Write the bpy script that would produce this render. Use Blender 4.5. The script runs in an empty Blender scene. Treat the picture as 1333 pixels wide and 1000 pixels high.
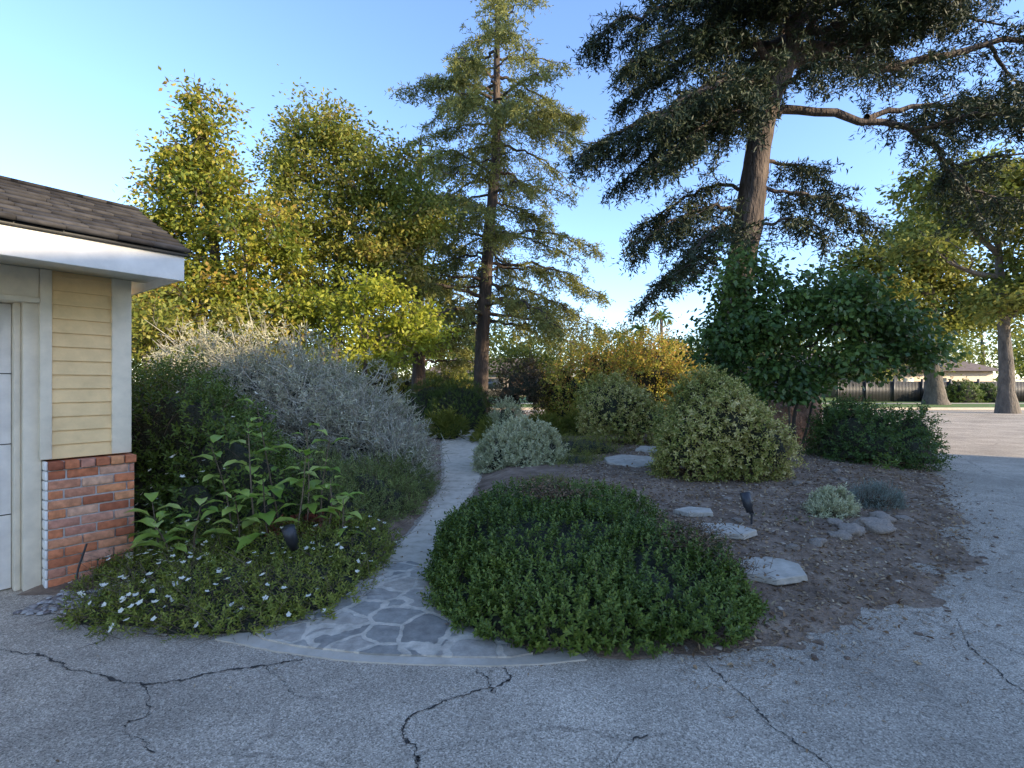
import bpy, math, random, bmesh
import numpy as np
from mathutils import Vector, noise as mnoise
rng = np.random.default_rng(11)
random.seed(5)
S = bpy.context.scene
COL = S.collection

# ------------------------------------------------------------------ helpers
def nrm(a):
    return a / np.maximum(np.linalg.norm(a, axis=-1, keepdims=True), 1e-9)
def rnd(n):
    return nrm(rng.normal(size=(n, 3)))
UP = np.array([0, 0, 1.0])

def empty(name, loc=(0, 0, 0), rotz=0.0):
    e = bpy.data.objects.new(name, None)
    e.empty_display_size = 0.2
    e.location = loc
    e.rotation_euler = (0, 0, rotz)
    COL.objects.link(e)
    return e

def fast_mesh(name, V, F, mat, parent=None, v=None, smooth=False):
    V = np.asarray(V, dtype=np.float32); F = np.asarray(F, dtype=np.int32)
    k = F.shape[1]
    me = bpy.data.meshes.new(name)
    me.vertices.add(len(V)); me.vertices.foreach_set('co', V.ravel())
    me.loops.add(F.size); me.loops.foreach_set('vertex_index', F.ravel())
    me.polygons.add(len(F))
    me.polygons.foreach_set('loop_start', np.arange(0, F.size, k, dtype=np.int32))
    me.polygons.foreach_set('loop_total', np.full(len(F), k, dtype=np.int32))
    if smooth:
        me.polygons.foreach_set('use_smooth', np.ones(len(F), dtype=bool))
    me.update(calc_edges=True)
    if v is not None:
        a = me.attributes.new('v', 'FLOAT', 'POINT')
        a.data.foreach_set('value', np.asarray(v, dtype=np.float32))
    me.materials.append(mat)
    o = bpy.data.objects.new(name, me)
    COL.objects.link(o)
    if parent: o.parent = parent
    return o

def poly_mesh(name, verts, faces, mat, parent=None, smooth=False):
    me = bpy.data.meshes.new(name)
    me.from_pydata([tuple(p) for p in verts], [], faces)
    me.update()
    if smooth:
        for p in me.polygons: p.use_smooth = True
    me.materials.append(mat)
    o = bpy.data.objects.new(name, me); COL.objects.link(o)
    if parent: o.parent = parent
    return o

def boxes(name, bl, mat, parent=None, bevel=0.0, v=None):
    V = []; F = []; vv = []
    for i, (x0, x1, y0, y1, z0, z1) in enumerate(bl):
        b = len(V)
        V += [(x0,y0,z0),(x1,y0,z0),(x1,y1,z0),(x0,y1,z0),(x0,y0,z1),(x1,y0,z1),(x1,y1,z1),(x0,y1,z1)]
        F += [(b,b+3,b+2,b+1),(b+4,b+5,b+6,b+7),(b,b+1,b+5,b+4),(b+1,b+2,b+6,b+5),(b+2,b+3,b+7,b+6),(b+3,b,b+4,b+7)]
        r = rng.random() if v is None else v[i]
        vv += [r]*8
    o = fast_mesh(name, np.array(V), np.array(F), mat, parent, v=vv)
    if bevel > 0:
        m = o.modifiers.new('bevel', 'BEVEL'); m.width = bevel; m.segments = 2; m.limit_method = 'ANGLE'
    return o

class Acc:
    def __init__(s): s.V=[]; s.F=[]; s.v=[]; s.n=0
    def add(s, V, F, v):
        s.V.append(V); s.F.append(F+s.n); s.v.append(v); s.n += len(V)
    def build(s, name, mat, parent=None, smooth=False):
        if not s.V: return None
        return fast_mesh(name, np.concatenate(s.V), np.concatenate(s.F), mat, parent, np.concatenate(s.v), smooth)

def leaf_quads(acc, P, D, U, L, W, v, fold=False):
    n = len(P)
    D = nrm(D); Sd = nrm(np.cross(D, U)); Nn = np.cross(Sd, D)
    L = (np.ones(n)*L)[:, None]; W = (np.ones(n)*W)[:, None]
    if not fold:
        V = np.stack([P, P+D*L*.45+Sd*W*.5, P+D*L, P+D*L*.45-Sd*W*.5], 1).reshape(-1, 3)
        F = np.arange(n*4).reshape(n, 4)
        acc.add(V, F, np.repeat(v, 4))
    else:
        h = W*.18
        T = P+D*L-Nn*L*.12
        V = np.stack([P, P+D*L*.28+Sd*W*.44+Nn*h, P+D*L*.66+Sd*W*.38+Nn*h*.8, T,
                      P+D*L*.66-Sd*W*.38+Nn*h*.8, P+D*L*.28-Sd*W*.44+Nn*h], 1).reshape(-1, 3)
        b = np.arange(n)[:, None]*6
        F = np.concatenate([b+np.array([[0,1,2,3]]), b+np.array([[0,3,4,5]])], 0)
        acc.add(V, F, np.repeat(v, 6))

def sticks(acc, A, B, r0, r1, v=None):
    n = len(A)
    D = nrm(B-A); X = nrm(np.cross(D, nrm(np.array([[0.31,0.52,0.79]])))); Y = np.cross(D, X)
    r0 = (np.ones(n)*r0)[:, None]; r1 = (np.ones(n)*r1)[:, None]
    vs = []
    for base, r in ((A, r0), (B, r1)):
        for k in range(3):
            a = k*2.0944
            vs.append(base+(X*math.cos(a)+Y*math.sin(a))*r)
    V = np.stack(vs, 1).reshape(-1, 3)
    b = np.arange(n)[:, None]*6
    F = np.concatenate([b+np.array([[k,(k+1)%3,3+(k+1)%3,3+k]]) for k in range(3)], 0)
    acc.add(V, F, np.repeat(rng.random(n) if v is None else v, 6))

def tube(acc, pts, rad, sides=8, wob=0.0):
    pts = np.asarray(pts, float); rad = np.asarray(rad, float)
    n = len(pts)
    T = nrm(np.gradient(pts, axis=0))
    ref = np.array([0.2, 0.97, 0.13])
    X = nrm(np.cross(T, ref)); Y = np.cross(T, X)
    a = np.linspace(0, 2*np.pi, sides, endpoint=False)
    R = rad[:, None]*(1+wob*rng.normal(size=(n, sides)))
    V = (pts[:, None]+(X[:, None]*np.cos(a)[None, :, None]+Y[:, None]*np.sin(a)[None, :, None])*R[:, :, None]).reshape(-1, 3)
    F = []
    for i in range(n-1):
        for k in range(sides):
            F.append((i*sides+k, i*sides+(k+1)%sides, (i+1)*sides+(k+1)%sides, (i+1)*sides+k))
    acc.add(V, np.array(F), np.full(len(V), rng.random()))

def spline(pts, n):
    P = np.asarray(pts, float)
    P = np.vstack([2*P[0]-P[1], P, 2*P[-1]-P[-2]])
    out = []
    m = len(P)-3
    for u in np.linspace(0, m-1e-6, n):
        i = int(u); t = u-i
        p0,p1,p2,p3 = P[i:i+4]
        out.append(.5*((2*p1)+(-p0+p2)*t+(2*p0-5*p1+4*p2-p3)*t*t+(-p0+3*p1-3*p2+p3)*t**3))
    return np.array(out)

_K = rng.normal(size=(6, 3)); _ph = rng.random(6)*6.28
def lump(p):
    s = 0
    for i in range(6):
        s = s+np.sin(p@(_K[i]*(1+i*.5))+_ph[i])/(1+i*.4)
    return s/2.5

def dome(n, c, r, lmp=.15, thick=.18, low=-.05, freq=2.2):
    d = rnd(int(n*2.4)); d = d[d[:, 2] > low][:n]
    c = np.array(c, float); r = np.array(r, float)
    rad = 1+lmp*lump(d*freq+c)
    P = c+d*r*rad[:, None]*(1-thick*rng.random(len(d))**1.5)[:, None]
    return P, nrm(d/r)

def shoots(acc, P, N, k, Ls, L, W, spread=.9, up=.5, jit=.4, fold=True, vbase=None, vj=.5):
    n = len(P)
    A = nrm(N*.8+UP*up+rnd(n)*jit)
    E1 = nrm(np.cross(A, rnd(n))); E2 = np.cross(A, E1)
    if vbase is None: vbase = rng.random(n)
    Ls = (np.ones(n)*Ls)*rng.uniform(.5, 1.4, n)
    ph0 = rng.random(n)*6.28
    for j in range(k):
        t = (j+.5)/k
        ph = ph0+j*2.4
        O = E1*np.cos(ph)[:, None]+E2*np.sin(ph)[:, None]
        D = nrm(O*spread+A*(.25+t*.8)+rnd(n)*.15)
        leaf_quads(acc, P+A*(Ls*t)[:, None], D, A+rnd(n)*.15, L*rng.uniform(.7, 1.2, n)*(1-.25*t), W*rng.uniform(.75, 1.15, n)*(1-.2*t),
                   np.clip(vbase*(1-vj)+rng.random(n)*vj*.7+t*vj*.3, 0, 1), fold)
    return A, Ls

# ------------------------------------------------------------------ materials
def mat(name):
    m = bpy.data.materials.new(name); m.use_nodes = True
    nt = m.node_tree
    return m, nt, nt.nodes, nt.links, nt.nodes['Principled BSDF']

def ramp(N, stops, interp='LINEAR'):
    r = N.new('ShaderNodeValToRGB'); cr = r.color_ramp; cr.interpolation = interp
    while len(cr.elements) < len(stops): cr.elements.new(.5)
    for e, (p, c) in zip(cr.elements, stops):
        e.position = p; e.color = (c[0], c[1], c[2], 1)
    return r

def leaf_mat(name, cols, trans=.35, rough=.5, pos=None):
    m, nt, N, Lk, B = mat(name)
    a = N.new('ShaderNodeAttribute'); a.attribute_name = 'v'
    n = len(cols)
    r = ramp(N, [((pos[i] if pos else i/(n-1)), c) for i, c in enumerate(cols)])
    Lk.new(a.outputs['Fac'], r.inputs[0])
    Lk.new(r.outputs[0], B.inputs['Base Color']); B.inputs['Roughness'].default_value = rough
    B.inputs['Specular IOR Level'].default_value = .35
    if trans > 0:
        T = N.new('ShaderNodeBsdfTranslucent'); Lk.new(r.outputs[0], T.inputs['Color'])
        mx = N.new('ShaderNodeMixShader'); mx.inputs[0].default_value = trans
        Lk.new(B.outputs[0], mx.inputs[1]); Lk.new(T.outputs[0], mx.inputs[2])
        Lk.new(mx.outputs[0], N['Material Output'].inputs['Surface'])
    return m

def noise_mat(name, stops, scale=5, detail=8, rough=.85, bump=.3, bscale=None, stretch=None, dist=.01):
    m, nt, N, Lk, B = mat(name)
    tc = N.new('ShaderNodeTexCoord'); mp = N.new('ShaderNodeMapping')
    if stretch: mp.inputs['Scale'].default_value = stretch
    Lk.new(tc.outputs['Object'], mp.inputs['Vector'])
    nz = N.new('ShaderNodeTexNoise'); nz.inputs['Scale'].default_value = scale; nz.inputs['Detail'].default_value = detail
    nz.inputs['Roughness'].default_value = .65
    Lk.new(mp.outputs[0], nz.inputs['Vector'])
    r = ramp(N, stops); Lk.new(nz.outputs['Fac'], r.inputs[0]); Lk.new(r.outputs[0], B.inputs['Base Color'])
    B.inputs['Roughness'].default_value = rough
    if bump:
        n2 = N.new('ShaderNodeTexNoise'); n2.inputs['Scale'].default_value = bscale or scale*3; n2.inputs['Detail'].default_value = 6
        Lk.new(mp.outputs[0], n2.inputs['Vector'])
        b = N.new('ShaderNodeBump'); b.inputs['Strength'].default_value = bump; b.inputs['Distance'].default_value = dist
        Lk.new(n2.outputs['Fac'], b.inputs['Height']); Lk.new(b.outputs[0], B.inputs['Normal'])
    return m

def attr_mat(name, cols, rough=.8, nscale=30, bump=.3, spec=.3):
    m, nt, N, Lk, B = mat(name)
    a = N.new('ShaderNodeAttribute'); a.attribute_name = 'v'
    r = ramp(N, [(i/(len(cols)-1), c) for i, c in enumerate(cols)])
    Lk.new(a.outputs['Fac'], r.inputs[0])
    tc = N.new('ShaderNodeTexCoord'); nz = N.new('ShaderNodeTexNoise'); nz.inputs['Scale'].default_value = nscale; nz.inputs['Detail'].default_value = 6
    Lk.new(tc.outputs['Object'], nz.inputs['Vector'])
    mr = N.new('ShaderNodeMapRange'); mr.inputs[1].default_value = .3; mr.inputs[2].default_value = .7; mr.inputs[3].default_value = .7; mr.inputs[4].default_value = 1.2
    Lk.new(nz.outputs['Fac'], mr.inputs[0])
    hs = N.new('ShaderNodeHueSaturation'); Lk.new(r.outputs[0], hs.inputs['Color']); Lk.new(mr.outputs[0], hs.inputs['Value'])
    Lk.new(hs.outputs[0], B.inputs['Base Color']); B.inputs['Roughness'].default_value = rough; B.inputs['Specular IOR Level'].default_value = spec
    b = N.new('ShaderNodeBump'); b.inputs['Strength'].default_value = bump; b.inputs['Distance'].default_value = .005
    Lk.new(nz.outputs['Fac'], b.inputs['Height']); Lk.new(b.outputs[0], B.inputs['Normal'])
    return m

def plain(name, c, rough=.5, metal=0):
    return noise_mat(name, [(.3, tuple(x*.85 for x in c)), (.7, tuple(min(1, x*1.08) for x in c))], scale=6, rough=rough, bump=.08, bscale=60)

def asphalt_mat():
    m, nt, N, Lk, B = mat('asphalt_mat')
    tc = N.new('ShaderNodeTexCoord')
    vo = N.new('ShaderNodeTexVoronoi'); vo.inputs['Scale'].default_value = 165
    Lk.new(tc.outputs['Object'], vo.inputs['Vector'])
    sp = N.new('ShaderNodeSeparateColor'); Lk.new(vo.outputs['Color'], sp.inputs[0])
    r = ramp(N, [(0, (.20,.165,.12)), (.3, (.39,.32,.24)), (.75, (.54,.45,.34)), (1, (.76,.65,.50))]); Lk.new(sp.outputs[0], r.inputs[0])
    n1 = N.new('ShaderNodeTexNoise'); n1.inputs['Scale'].default_value = .6; n1.inputs['Detail'].default_value = 9; n1.inputs['Roughness'].default_value = .72
    Lk.new(tc.outputs['Object'], n1.inputs['Vector'])
    mr = N.new('ShaderNodeMapRange'); mr.inputs[1].default_value = .34; mr.inputs[2].default_value = .66; mr.inputs[3].default_value = .60; mr.inputs[4].default_value = 1.2
    Lk.new(n1.outputs['Fac'], mr.inputs[0])
    mx = N.new('ShaderNodeHueSaturation'); Lk.new(r.outputs[0], mx.inputs['Color']); Lk.new(mr.outputs[0], mx.inputs['Value'])
    nd = N.new('ShaderNodeTexNoise'); nd.inputs['Scale'].default_value = 3; nd.inputs['Detail'].default_value = 6
    Lk.new(tc.outputs['Object'], nd.inputs['Vector'])
    va = N.new('ShaderNodeMixRGB'); va.blend_type = 'ADD'; va.inputs[0].default_value = .35
    Lk.new(tc.outputs['Object'], va.inputs[1]); Lk.new(nd.outputs['Color'], va.inputs[2])
    vc = N.new('ShaderNodeTexVoronoi'); vc.feature = 'DISTANCE_TO_EDGE'; vc.inputs['Scale'].default_value = .75
    Lk.new(va.outputs[0], vc.inputs['Vector'])
    cr = ramp(N, [(0, (.45,.45,.45)), (.006, (.62,.62,.62)), (.012, (1,1,1))]); Lk.new(vc.outputs['Distance'], cr.inputs[0])
    c3 = ramp(N, [(.45, (0,0,0)), (.6, (1,1,1))]); Lk.new(n1.outputs['Fac'], c3.inputs[0])
    mm = N.new('ShaderNodeMixRGB'); mm.blend_type = 'MULTIPLY'; Lk.new(c3.outputs[0], mm.inputs[0])
    Lk.new(mx.outputs[0], mm.inputs[1]); Lk.new(cr.outputs[0], mm.inputs[2])
    Lk.new(mm.outputs[0], B.inputs['Base Color'])
    B.inputs['Roughness'].default_value = .85; B.inputs['Specular IOR Level'].default_value = .3
    b = N.new('ShaderNodeBump'); b.inputs['Strength'].default_value = .6; b.inputs['Distance'].default_value = .004
    Lk.new(vo.outputs['Distance'], b.inputs['Height']); Lk.new(b.outputs[0], B.inputs['Normal'])
    return m

def flag_mat():
    m, nt, N, Lk, B = mat('flagstone_mat')
    tc = N.new('ShaderNodeTexCoord')
    nd = N.new('ShaderNodeTexNoise'); nd.inputs['Scale'].default_value = 2.6; nd.inputs['Detail'].default_value = 3
    Lk.new(tc.outputs['Object'], nd.inputs['Vector'])
    va = N.new('ShaderNodeMixRGB'); va.blend_type = 'ADD'; va.inputs[0].default_value = .25
    Lk.new(tc.outputs['Object'], va.inputs[1]); Lk.new(nd.outputs['Color'], va.inputs[2])
    ve = N.new('ShaderNodeTexVoronoi'); ve.feature = 'DISTANCE_TO_EDGE'; ve.inputs['Scale'].default_value = 4.2
    vf = N.new('ShaderNodeTexVoronoi'); vf.inputs['Scale'].default_value = 4.2
    for x in (ve, vf): Lk.new(va.outputs[0], x.inputs['Vector'])
    sp = N.new('ShaderNodeSeparateColor'); Lk.new(vf.outputs['Color'], sp.inputs[0])
    r = ramp(N, [(0, (.26,.235,.195)), (.4, (.34,.31,.255)), (.75, (.42,.36,.285)), (1, (.48,.40,.30))]); Lk.new(sp.outputs[0], r.inputs[0])
    n1 = N.new('ShaderNodeTexNoise'); n1.inputs['Scale'].default_value = 14; n1.inputs['Detail'].default_value = 10; n1.inputs['Roughness'].default_value = .7
    Lk.new(tc.outputs['Object'], n1.inputs['Vector'])
    mr = N.new('ShaderNodeMapRange'); mr.inputs[1].default_value = .3; mr.inputs[2].default_value = .7; mr.inputs[3].default_value = .62; mr.inputs[4].default_value = 1.3
    Lk.new(n1.outputs['Fac'], mr.inputs[0])
    ad = N.new('ShaderNodeMath'); ad.operation = 'MULTIPLY_ADD'; ad.inputs[1].default_value = -.09
    Lk.new(n1.outputs['Fac'], ad.inputs[0]); Lk.new(ve.outputs['Distance'], ad.inputs[2])
    mo = ramp(N, [(0, (1,1,1)), (.018, (.9,.9,.9)), (.035, (0,0,0))]); Lk.new(ad.outputs[0], mo.inputs[0])
    mx = N.new('ShaderNodeMixRGB'); Lk.new(mo.outputs[0], mx.inputs[0]); Lk.new(r.outputs[0], mx.inputs[1]); mx.inputs[2].default_value = (.56,.48,.37,1)
    hs = N.new('ShaderNodeHueSaturation'); Lk.new(mx.outputs[0], hs.inputs['Color']); Lk.new(mr.outputs[0], hs.inputs['Value'])
    Lk.new(hs.outputs[0], B.inputs['Base Color']); B.inputs['Roughness'].default_value = .8
    b = N.new('ShaderNodeBump'); b.inputs['Strength'].default_value = .5; b.inputs['Distance'].default_value = .01; b.invert = True
    Lk.new(mo.outputs[0], b.inputs['Height'])
    b2 = N.new('ShaderNodeBump'); b2.inputs['Strength'].default_value = .5; b2.inputs['Distance'].default_value = .006
    Lk.new(n1.outputs['Fac'], b2.inputs['Height']); Lk.new(b.outputs[0], b2.inputs['Normal']); Lk.new(b2.outputs[0], B.inputs['Normal'])
    return m

M_asph = asphalt_mat(); M_flag = flag_mat()
M_soil = noise_mat('soil_mat', [(.25, (.085,.052,.032)), (.42, (.165,.108,.068)), (.58, (.26,.18,.12)), (.8, (.42,.33,.235))], scale=4, detail=12, rough=.95, bump=.9, bscale=45, dist=.02)
M_path = noise_mat('path_mat', [(.3, (.38,.31,.22)), (.5, (.57,.475,.35)), (.75, (.69,.59,.45))], scale=6, detail=12, bump=.5, bscale=90)
M_lawn = noise_mat('lawn_mat', [(.3, (.07,.12,.02)), (.7, (.17,.25,.05))], scale=4, detail=10, bump=.8, bscale=50, dist=.03)
M_gnd = noise_mat('ground_mat', [(.3, (.05,.07,.02)), (.7, (.12,.12,.05))], scale=1.5, detail=10, bump=.5)
M_conc = noise_mat('concrete_mat', [(.3, (.40,.34,.26)), (.7, (.57,.495,.39))], scale=7, detail=10, bump=.3, bscale=60)
M_crack = noise_mat('crack_mat', [(.3, (.02,.018,.015)), (.7, (.06,.05,.04))], scale=40, bump=0)
M_bark = noise_mat('cedar_bark_mat', [(.3, (.03,.022,.016)), (.55, (.08,.056,.042)), (.75, (.17,.125,.09))], scale=6, detail=10, bump=1, bscale=12, stretch=(1,1,.25), dist=.10)
M_bark2 = noise_mat('grey_bark_mat', [(.3, (.05,.042,.033)), (.7, (.17,.14,.11))], scale=5, detail=8, bump=1, bscale=14, stretch=(1,1,.4), dist=.06)
M_twig = attr_mat('twig_mat', [(.08,.055,.035), (.20,.15,.10)], rough=.9)
M_twigw = attr_mat('silver_twig_mat', [(.30,.27,.20), (.60,.56,.44)], rough=.9)
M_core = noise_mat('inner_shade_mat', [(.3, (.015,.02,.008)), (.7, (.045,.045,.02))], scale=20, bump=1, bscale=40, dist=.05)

# ------------------------------------------------------------------ ground surfaces
def G(name, x0, x1, y0, y1, z, m):
    return poly_mesh(name, [(x0,y0,z),(x1,y0,z),(x1,y1,z),(x0,y1,z)], [(0,1,2,3)], m)
G('ground', -700, 700, -700, 900, -.12, M_gnd)
G('asphalt_driveway', -22, 90, -16, 30, 0, M_asph)
boxes('kerb', [(-60, 90, 30, 30.16, -.1, .13)], M_conc, bevel=.02)
G('lawn', -60, 90, 30.16, 36, .12, M_lawn)
G('sidewalk', -60, 90, 36, 37.6, .124, M_conc)
G('lawn', -60, 90, 37.6, 80, .12, M_lawn)
G('neighbour_driveway', 2, 10, 37.6, 75, .126, M_asph)

EDGE = [(-4.6,3.3),(-3.97,3.66),(-3.35,3.66),(-2.9,3.3),(-2.51,3.08),(-2.14,2.97),(-1.71,3.0),(-1.27,2.88),(-.80,2.79),(-.28,2.76),(.31,2.79),(.71,2.81),(1.11,2.84),(1.52,2.96),(2.13,3.2),
        (2.74,3.47),(3.77,4.2),(4.6,5.04),(5.56,6.3),(7.15,8.4),(8.27,10.1),(9.0,12),(9.2,14),(8.5,17),(7,21),(5,26),(-21,26),(-21,5),(-8,4.5)]
PL = [(-2.6,20),(-2.2,16),(-1.77,12.6),(-1.14,8.4),(-1.03,6.3),(-1.06,5.04),(-1.12,4.11),(-1.42,3.47),(-1.66,3.03)]
PR = [(-1.6,20),(-1.2,16),(-.75,12.6),(-.54,8.4),(-.62,6.5),(-.70,5.2),(-.66,4.11),(-.49,3.47),(-.2,3.05)]
PATHPOLY = PL+[(-1.27,2.86),(-.8,2.78),(-.28,2.75),(.31,2.78)]+PR[::-1]
def sdist(x, y, poly):
    p = np.stack([x, y], -1); P = np.array(poly, float); n = len(P)
    d = np.full(x.shape, 1e9); ins = np.zeros(x.shape, bool)
    for i in range(n):
        a = P[i]; b = P[(i+1) % n]; e = b-a; w = p-a
        t = np.clip((w@e)/(e@e), 0, 1)
        d = np.minimum(d, np.linalg.norm(w-t[..., None]*e, axis=-1))
        c = ((a[1] > y) != (b[1] > y)) & (x < (b[0]-a[0])*(y-a[1])/(b[1]-a[1]+1e-12)+a[0])
        ins ^= c
    return np.where(ins, d, -d)
def n2(x, y, f):
    return (np.sin(x*f*1.3+y*f*.7+1)+np.sin(-x*f*.8+y*f*1.7+2.3)+np.sin(x*f*2.9-y*f*1.1+.4)*.6+np.sin(x*f*1.9+y*f*3.3)*.5)/3
def bed_h(x, y):
    sd = sdist(x, y, EDGE)
    nz = n2(x, y, 3)*.02+n2(x, y, 9)*.010+n2(x, y, 31)*.006
    h = np.clip(sd*.13+nz*1.3-.004, -.06, .10)+np.clip(sd-.5, 0, 1.5)*.04+np.where(sd > .1, nz*.5, 0)
    h = np.where((x < 1.2) & (sd < .0), np.minimum(h, sd*.4-.004), h)
    dp = -sdist(x, y, PATHPOLY)
    h = np.minimum(h, np.clip(-.015+dp*.35+n2(x, y, 11)*.01, -.05, 1))
    h = np.where((x > -2.0) & (x < .45) & (sd < .12), -.03, h)
    return h
def bed_mesh():
    xs = np.concatenate([np.arange(-21, -5, .3), np.arange(-5, 7, .045), np.arange(7, 9.6, .1)])
    ys = np.concatenate([np.arange(2.55, 9, .045), np.arange(9, 26.2, .2)])
    X, Y = np.meshgrid(xs, ys); Z = bed_h(X, Y)
    V = np.stack([X, Y, Z], -1).reshape(-1, 3)
    i = np.arange(len(ys)-1)[:, None]*len(xs)+np.arange(len(xs)-1)[None]
    i = i.ravel(); nx = len(xs)
    return fast_mesh('garden_bed_soil', V, np.stack([i, i+1, i+nx+1, i+nx], 1), M_soil, smooth=True)
bed_mesh()
a = spline([(x, y, 0) for x, y in PL[:-2]], 60); b = spline([(x, y, 0) for x, y in PR[:-2]], 60)
V = []
for i in range(60):
    for k in range(7):
        p = a[i]*(1-k/6)+b[i]*k/6
        V.append((p[0], p[1], .010+.004*math.sin(p[0]*9+p[1]*5)*(1 if i < 56 else 0)))
F = [(i*7+k, i*7+k+1, (i+1)*7+k+1, (i+1)*7+k) for i in range(59) for k in range(6)]
poly_mesh('garden_path', V, F, M_path, smooth=True)
def slabpoly(name, fl, z, m):
    n = len(fl)
    return poly_mesh(name, [(x, y, z) for x, y in fl]+[(x, y, -.01) for x, y in fl], [tuple(range(n))[::-1]]+[(i, (i+1) % n, n+(i+1) % n, n+i) for i in range(n)], m)
slabpoly('flagstone_path', [(-1.06,4.25),(-1.13,4.05),(-1.42,3.47),(-1.62,3.12),(-1.5,3.01),(-1.27,2.93),(-.8,2.84),(-.28,2.81),(.0,2.81),(.12,2.85),(-.2,3.08),(-.49,3.47),(-.64,4.0),(-.72,4.2),(-.88,4.33)], .018, M_flag)
arc = spline([(-1.80,3.02,0),(-1.5,2.93,0),(-1.27,2.86,0),(-.8,2.77,0),(-.28,2.74,0),(.05,2.745,0),(.42,2.80,0)], 26)
arc2 = spline([(-1.66,3.12,0),(-1.5,3.02,0),(-1.27,2.94,0),(-.8,2.85,0),(-.28,2.82,0),(.02,2.82,0),(.36,2.90,0)], 26)
slabpoly('concrete_edging', [(p[0], p[1]+rng.normal()*.003) for p in arc[::-1]]+[(p[0], p[1]) for p in arc2], .008, M_conc)

def crack(pts, w=.006):
    P = spline([(x, y, 0) for x, y in pts], 30*len(pts))
    n = len(P)
    j = np.cumsum(rng.normal(size=(n, 2))*.004, axis=0); j -= np.linspace(0, 1, n)[:, None]*j[-1]
    P[:, :2] += j+rng.normal(size=(n, 2))*.0022
    T = nrm(np.gradient(P, axis=0)); Sd = np.cross(T, UP)
    ww = w*(.25+np.abs(np.convolve(rng.normal(size=n), np.ones(5)/3, 'same')))[:, None]
    V = np.concatenate([P+Sd*ww, P-Sd*ww]); V[:, 2] = .004
    return V, np.stack([np.arange(n-1), np.arange(1, n), n+np.arange(1, n), n+np.arange(n-1)], 1)
A = Acc()
for pts, w in [([(-3.3,2.95),(-2.95,2.88),(-2.62,2.81),(-2.34,2.69),(-1.93,2.58),(-1.66,2.65),(-1.35,2.74),(-1.17,2.80)], .0045),
            ([(-.05,2.72),(-.07,2.62),(-.40,2.43),(-.53,2.29),(-.45,2.12),(-.37,2.0),(-.35,1.7)], .0045),
            ([(1.06,2.78),(1.14,2.52),(1.17,2.29),(1.26,2.08),(1.3,1.8)], .003),
            ([(2.94,3.3),(2.67,2.88),(2.58,2.52),(2.7,2.2)], .0028),
            ([(-1.93,2.58),(-1.73,2.34),(-1.78,2.24),(-1.5,2.1)], .002),
            ([(-.2,2.72),(-.14,2.58),(-.1,2.5)], .0025),
            ([(-1.35,2.74),(-1.1,2.5),(-.9,2.45)], .0015), ([(.6,2.2),(.4,2.0),(.35,1.8)], .0018),
            ([(3.6,3.9),(3.9,3.5),(3.7,3.1),(4.1,2.7)], .0025)]:
    V, F = crack(pts, w); A.add(V, F, np.zeros(len(V)))
A.build('pavement_cracks', M_crack)

# ------------------------------------------------------------------ garage
M_white = plain('white_paint_mat', (.84,.79,.70), .5)
M_cream = plain('cream_trim_mat', (.76,.66,.49), .55)
M_siding = plain('yellow_siding_mat', (.82,.57,.27), .6)
M_brick = attr_mat('red_brick_mat', [(.32,.10,.05), (.58,.20,.09), (.64,.28,.125), (.47,.21,.14), (.64,.38,.24)], rough=.9, nscale=25, bump=.8)
M_mort = noise_mat('mortar_mat', [(.3, (.36,.31,.26)), (.7, (.52,.47,.41))], scale=30, bump=.6)
M_shing = attr_mat('roof_shingle_mat', [(.022,.020,.020), (.042,.039,.038), (.07,.065,.062)], rough=.9, nscale=20, bump=.5)
M_black = plain('black_metal_mat', (.03,.03,.032), .45)
g = empty('garage', (-3.55, 3.8, 0), math.radians(53.13))
bl = []
for c in range(13):
    z0 = .0+c*.0745
    if c == 12:
        x = 0.0
        while x < .52:
            w = .095; bl.append((x+.004, min(x+w-.004, .555), -.075, .12, z0, z0+.064)); x += w
        continue
    x = 0.0 if c % 2 == 0 else -.10
    while x < .55:
        w = .2+rng.uniform(-.012, .012)
        x0 = max(x, 0)+.005; x1 = min(x+w, .55)-.005
        if x1-x0 > .02:
            d = rng.uniform(-.006, .006)
            bl.append((x0, x1, -.058+d, .10, z0+rng.uniform(-.002, .002), z0+.064+rng.uniform(-.003, .002)))
        x += w
boxes('brick_pier', bl, M_brick, g, bevel=.006)
boxes('pier_mortar', [(.004, .545, -.048, .28, -.05, .955)], M_mort, g)
boxes('pier_side_bricks', [(-.014, .0035, -.055, .25, c*.0745, c*.0745+.067) for c in range(13)], M_white, g, bevel=.006)
boxes('clapboard_backing', [(.0, .53, .012, .25, .97, 2.42)], M_siding, g)
V = []; F = []
z = .975
while z < 2.4:
    b = len(V); t = min(z+.118, 2.42)
    for x in (.03, .405):
        V += [(x, -.012, z), (x, .011, z), (x, .011, t), (x, .004, t)]
    F += [(b, b+4, b+7, b+3), (b, b+1, b+5, b+4), (b, b+3, b+2, b+1), (b+4, b+5, b+6, b+7)]
    z += .108
poly_mesh('clapboard_siding', V, F, M_siding, g)
boxes('corner_board', [(.402, .535, -.022, .26, .975, 2.42)], M_cream, g, bevel=.004)
boxes('door_casing', [(-.035, .034, -.02, .24, .975, 2.42), (-.12, -.017, .03, .24, 0, 2.2), (-.16, -.122, .09, .24, 0, 2.16), (-3.0, -.037, -.005, .24, 2.16, 2.42), (-3.0,-.037,-.03,-.007,2.16,2.20)], M_cream, g, bevel=.005)
db = [(-2.9, -.162, .17, .21, .01, 2.155)]
for r in range(4):
    for c in range(5):
        x1 = -.23-c*.53; db.append((x1-.44, x1, .155, .169, .07+r*.53, .07+r*.53+.40))
        db.append((x1-.40, x1-.04, .145, .154, .11+r*.53, .11+r*.53+.32))
boxes('garage_door', db, M_white, g, bevel=.006)
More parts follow.
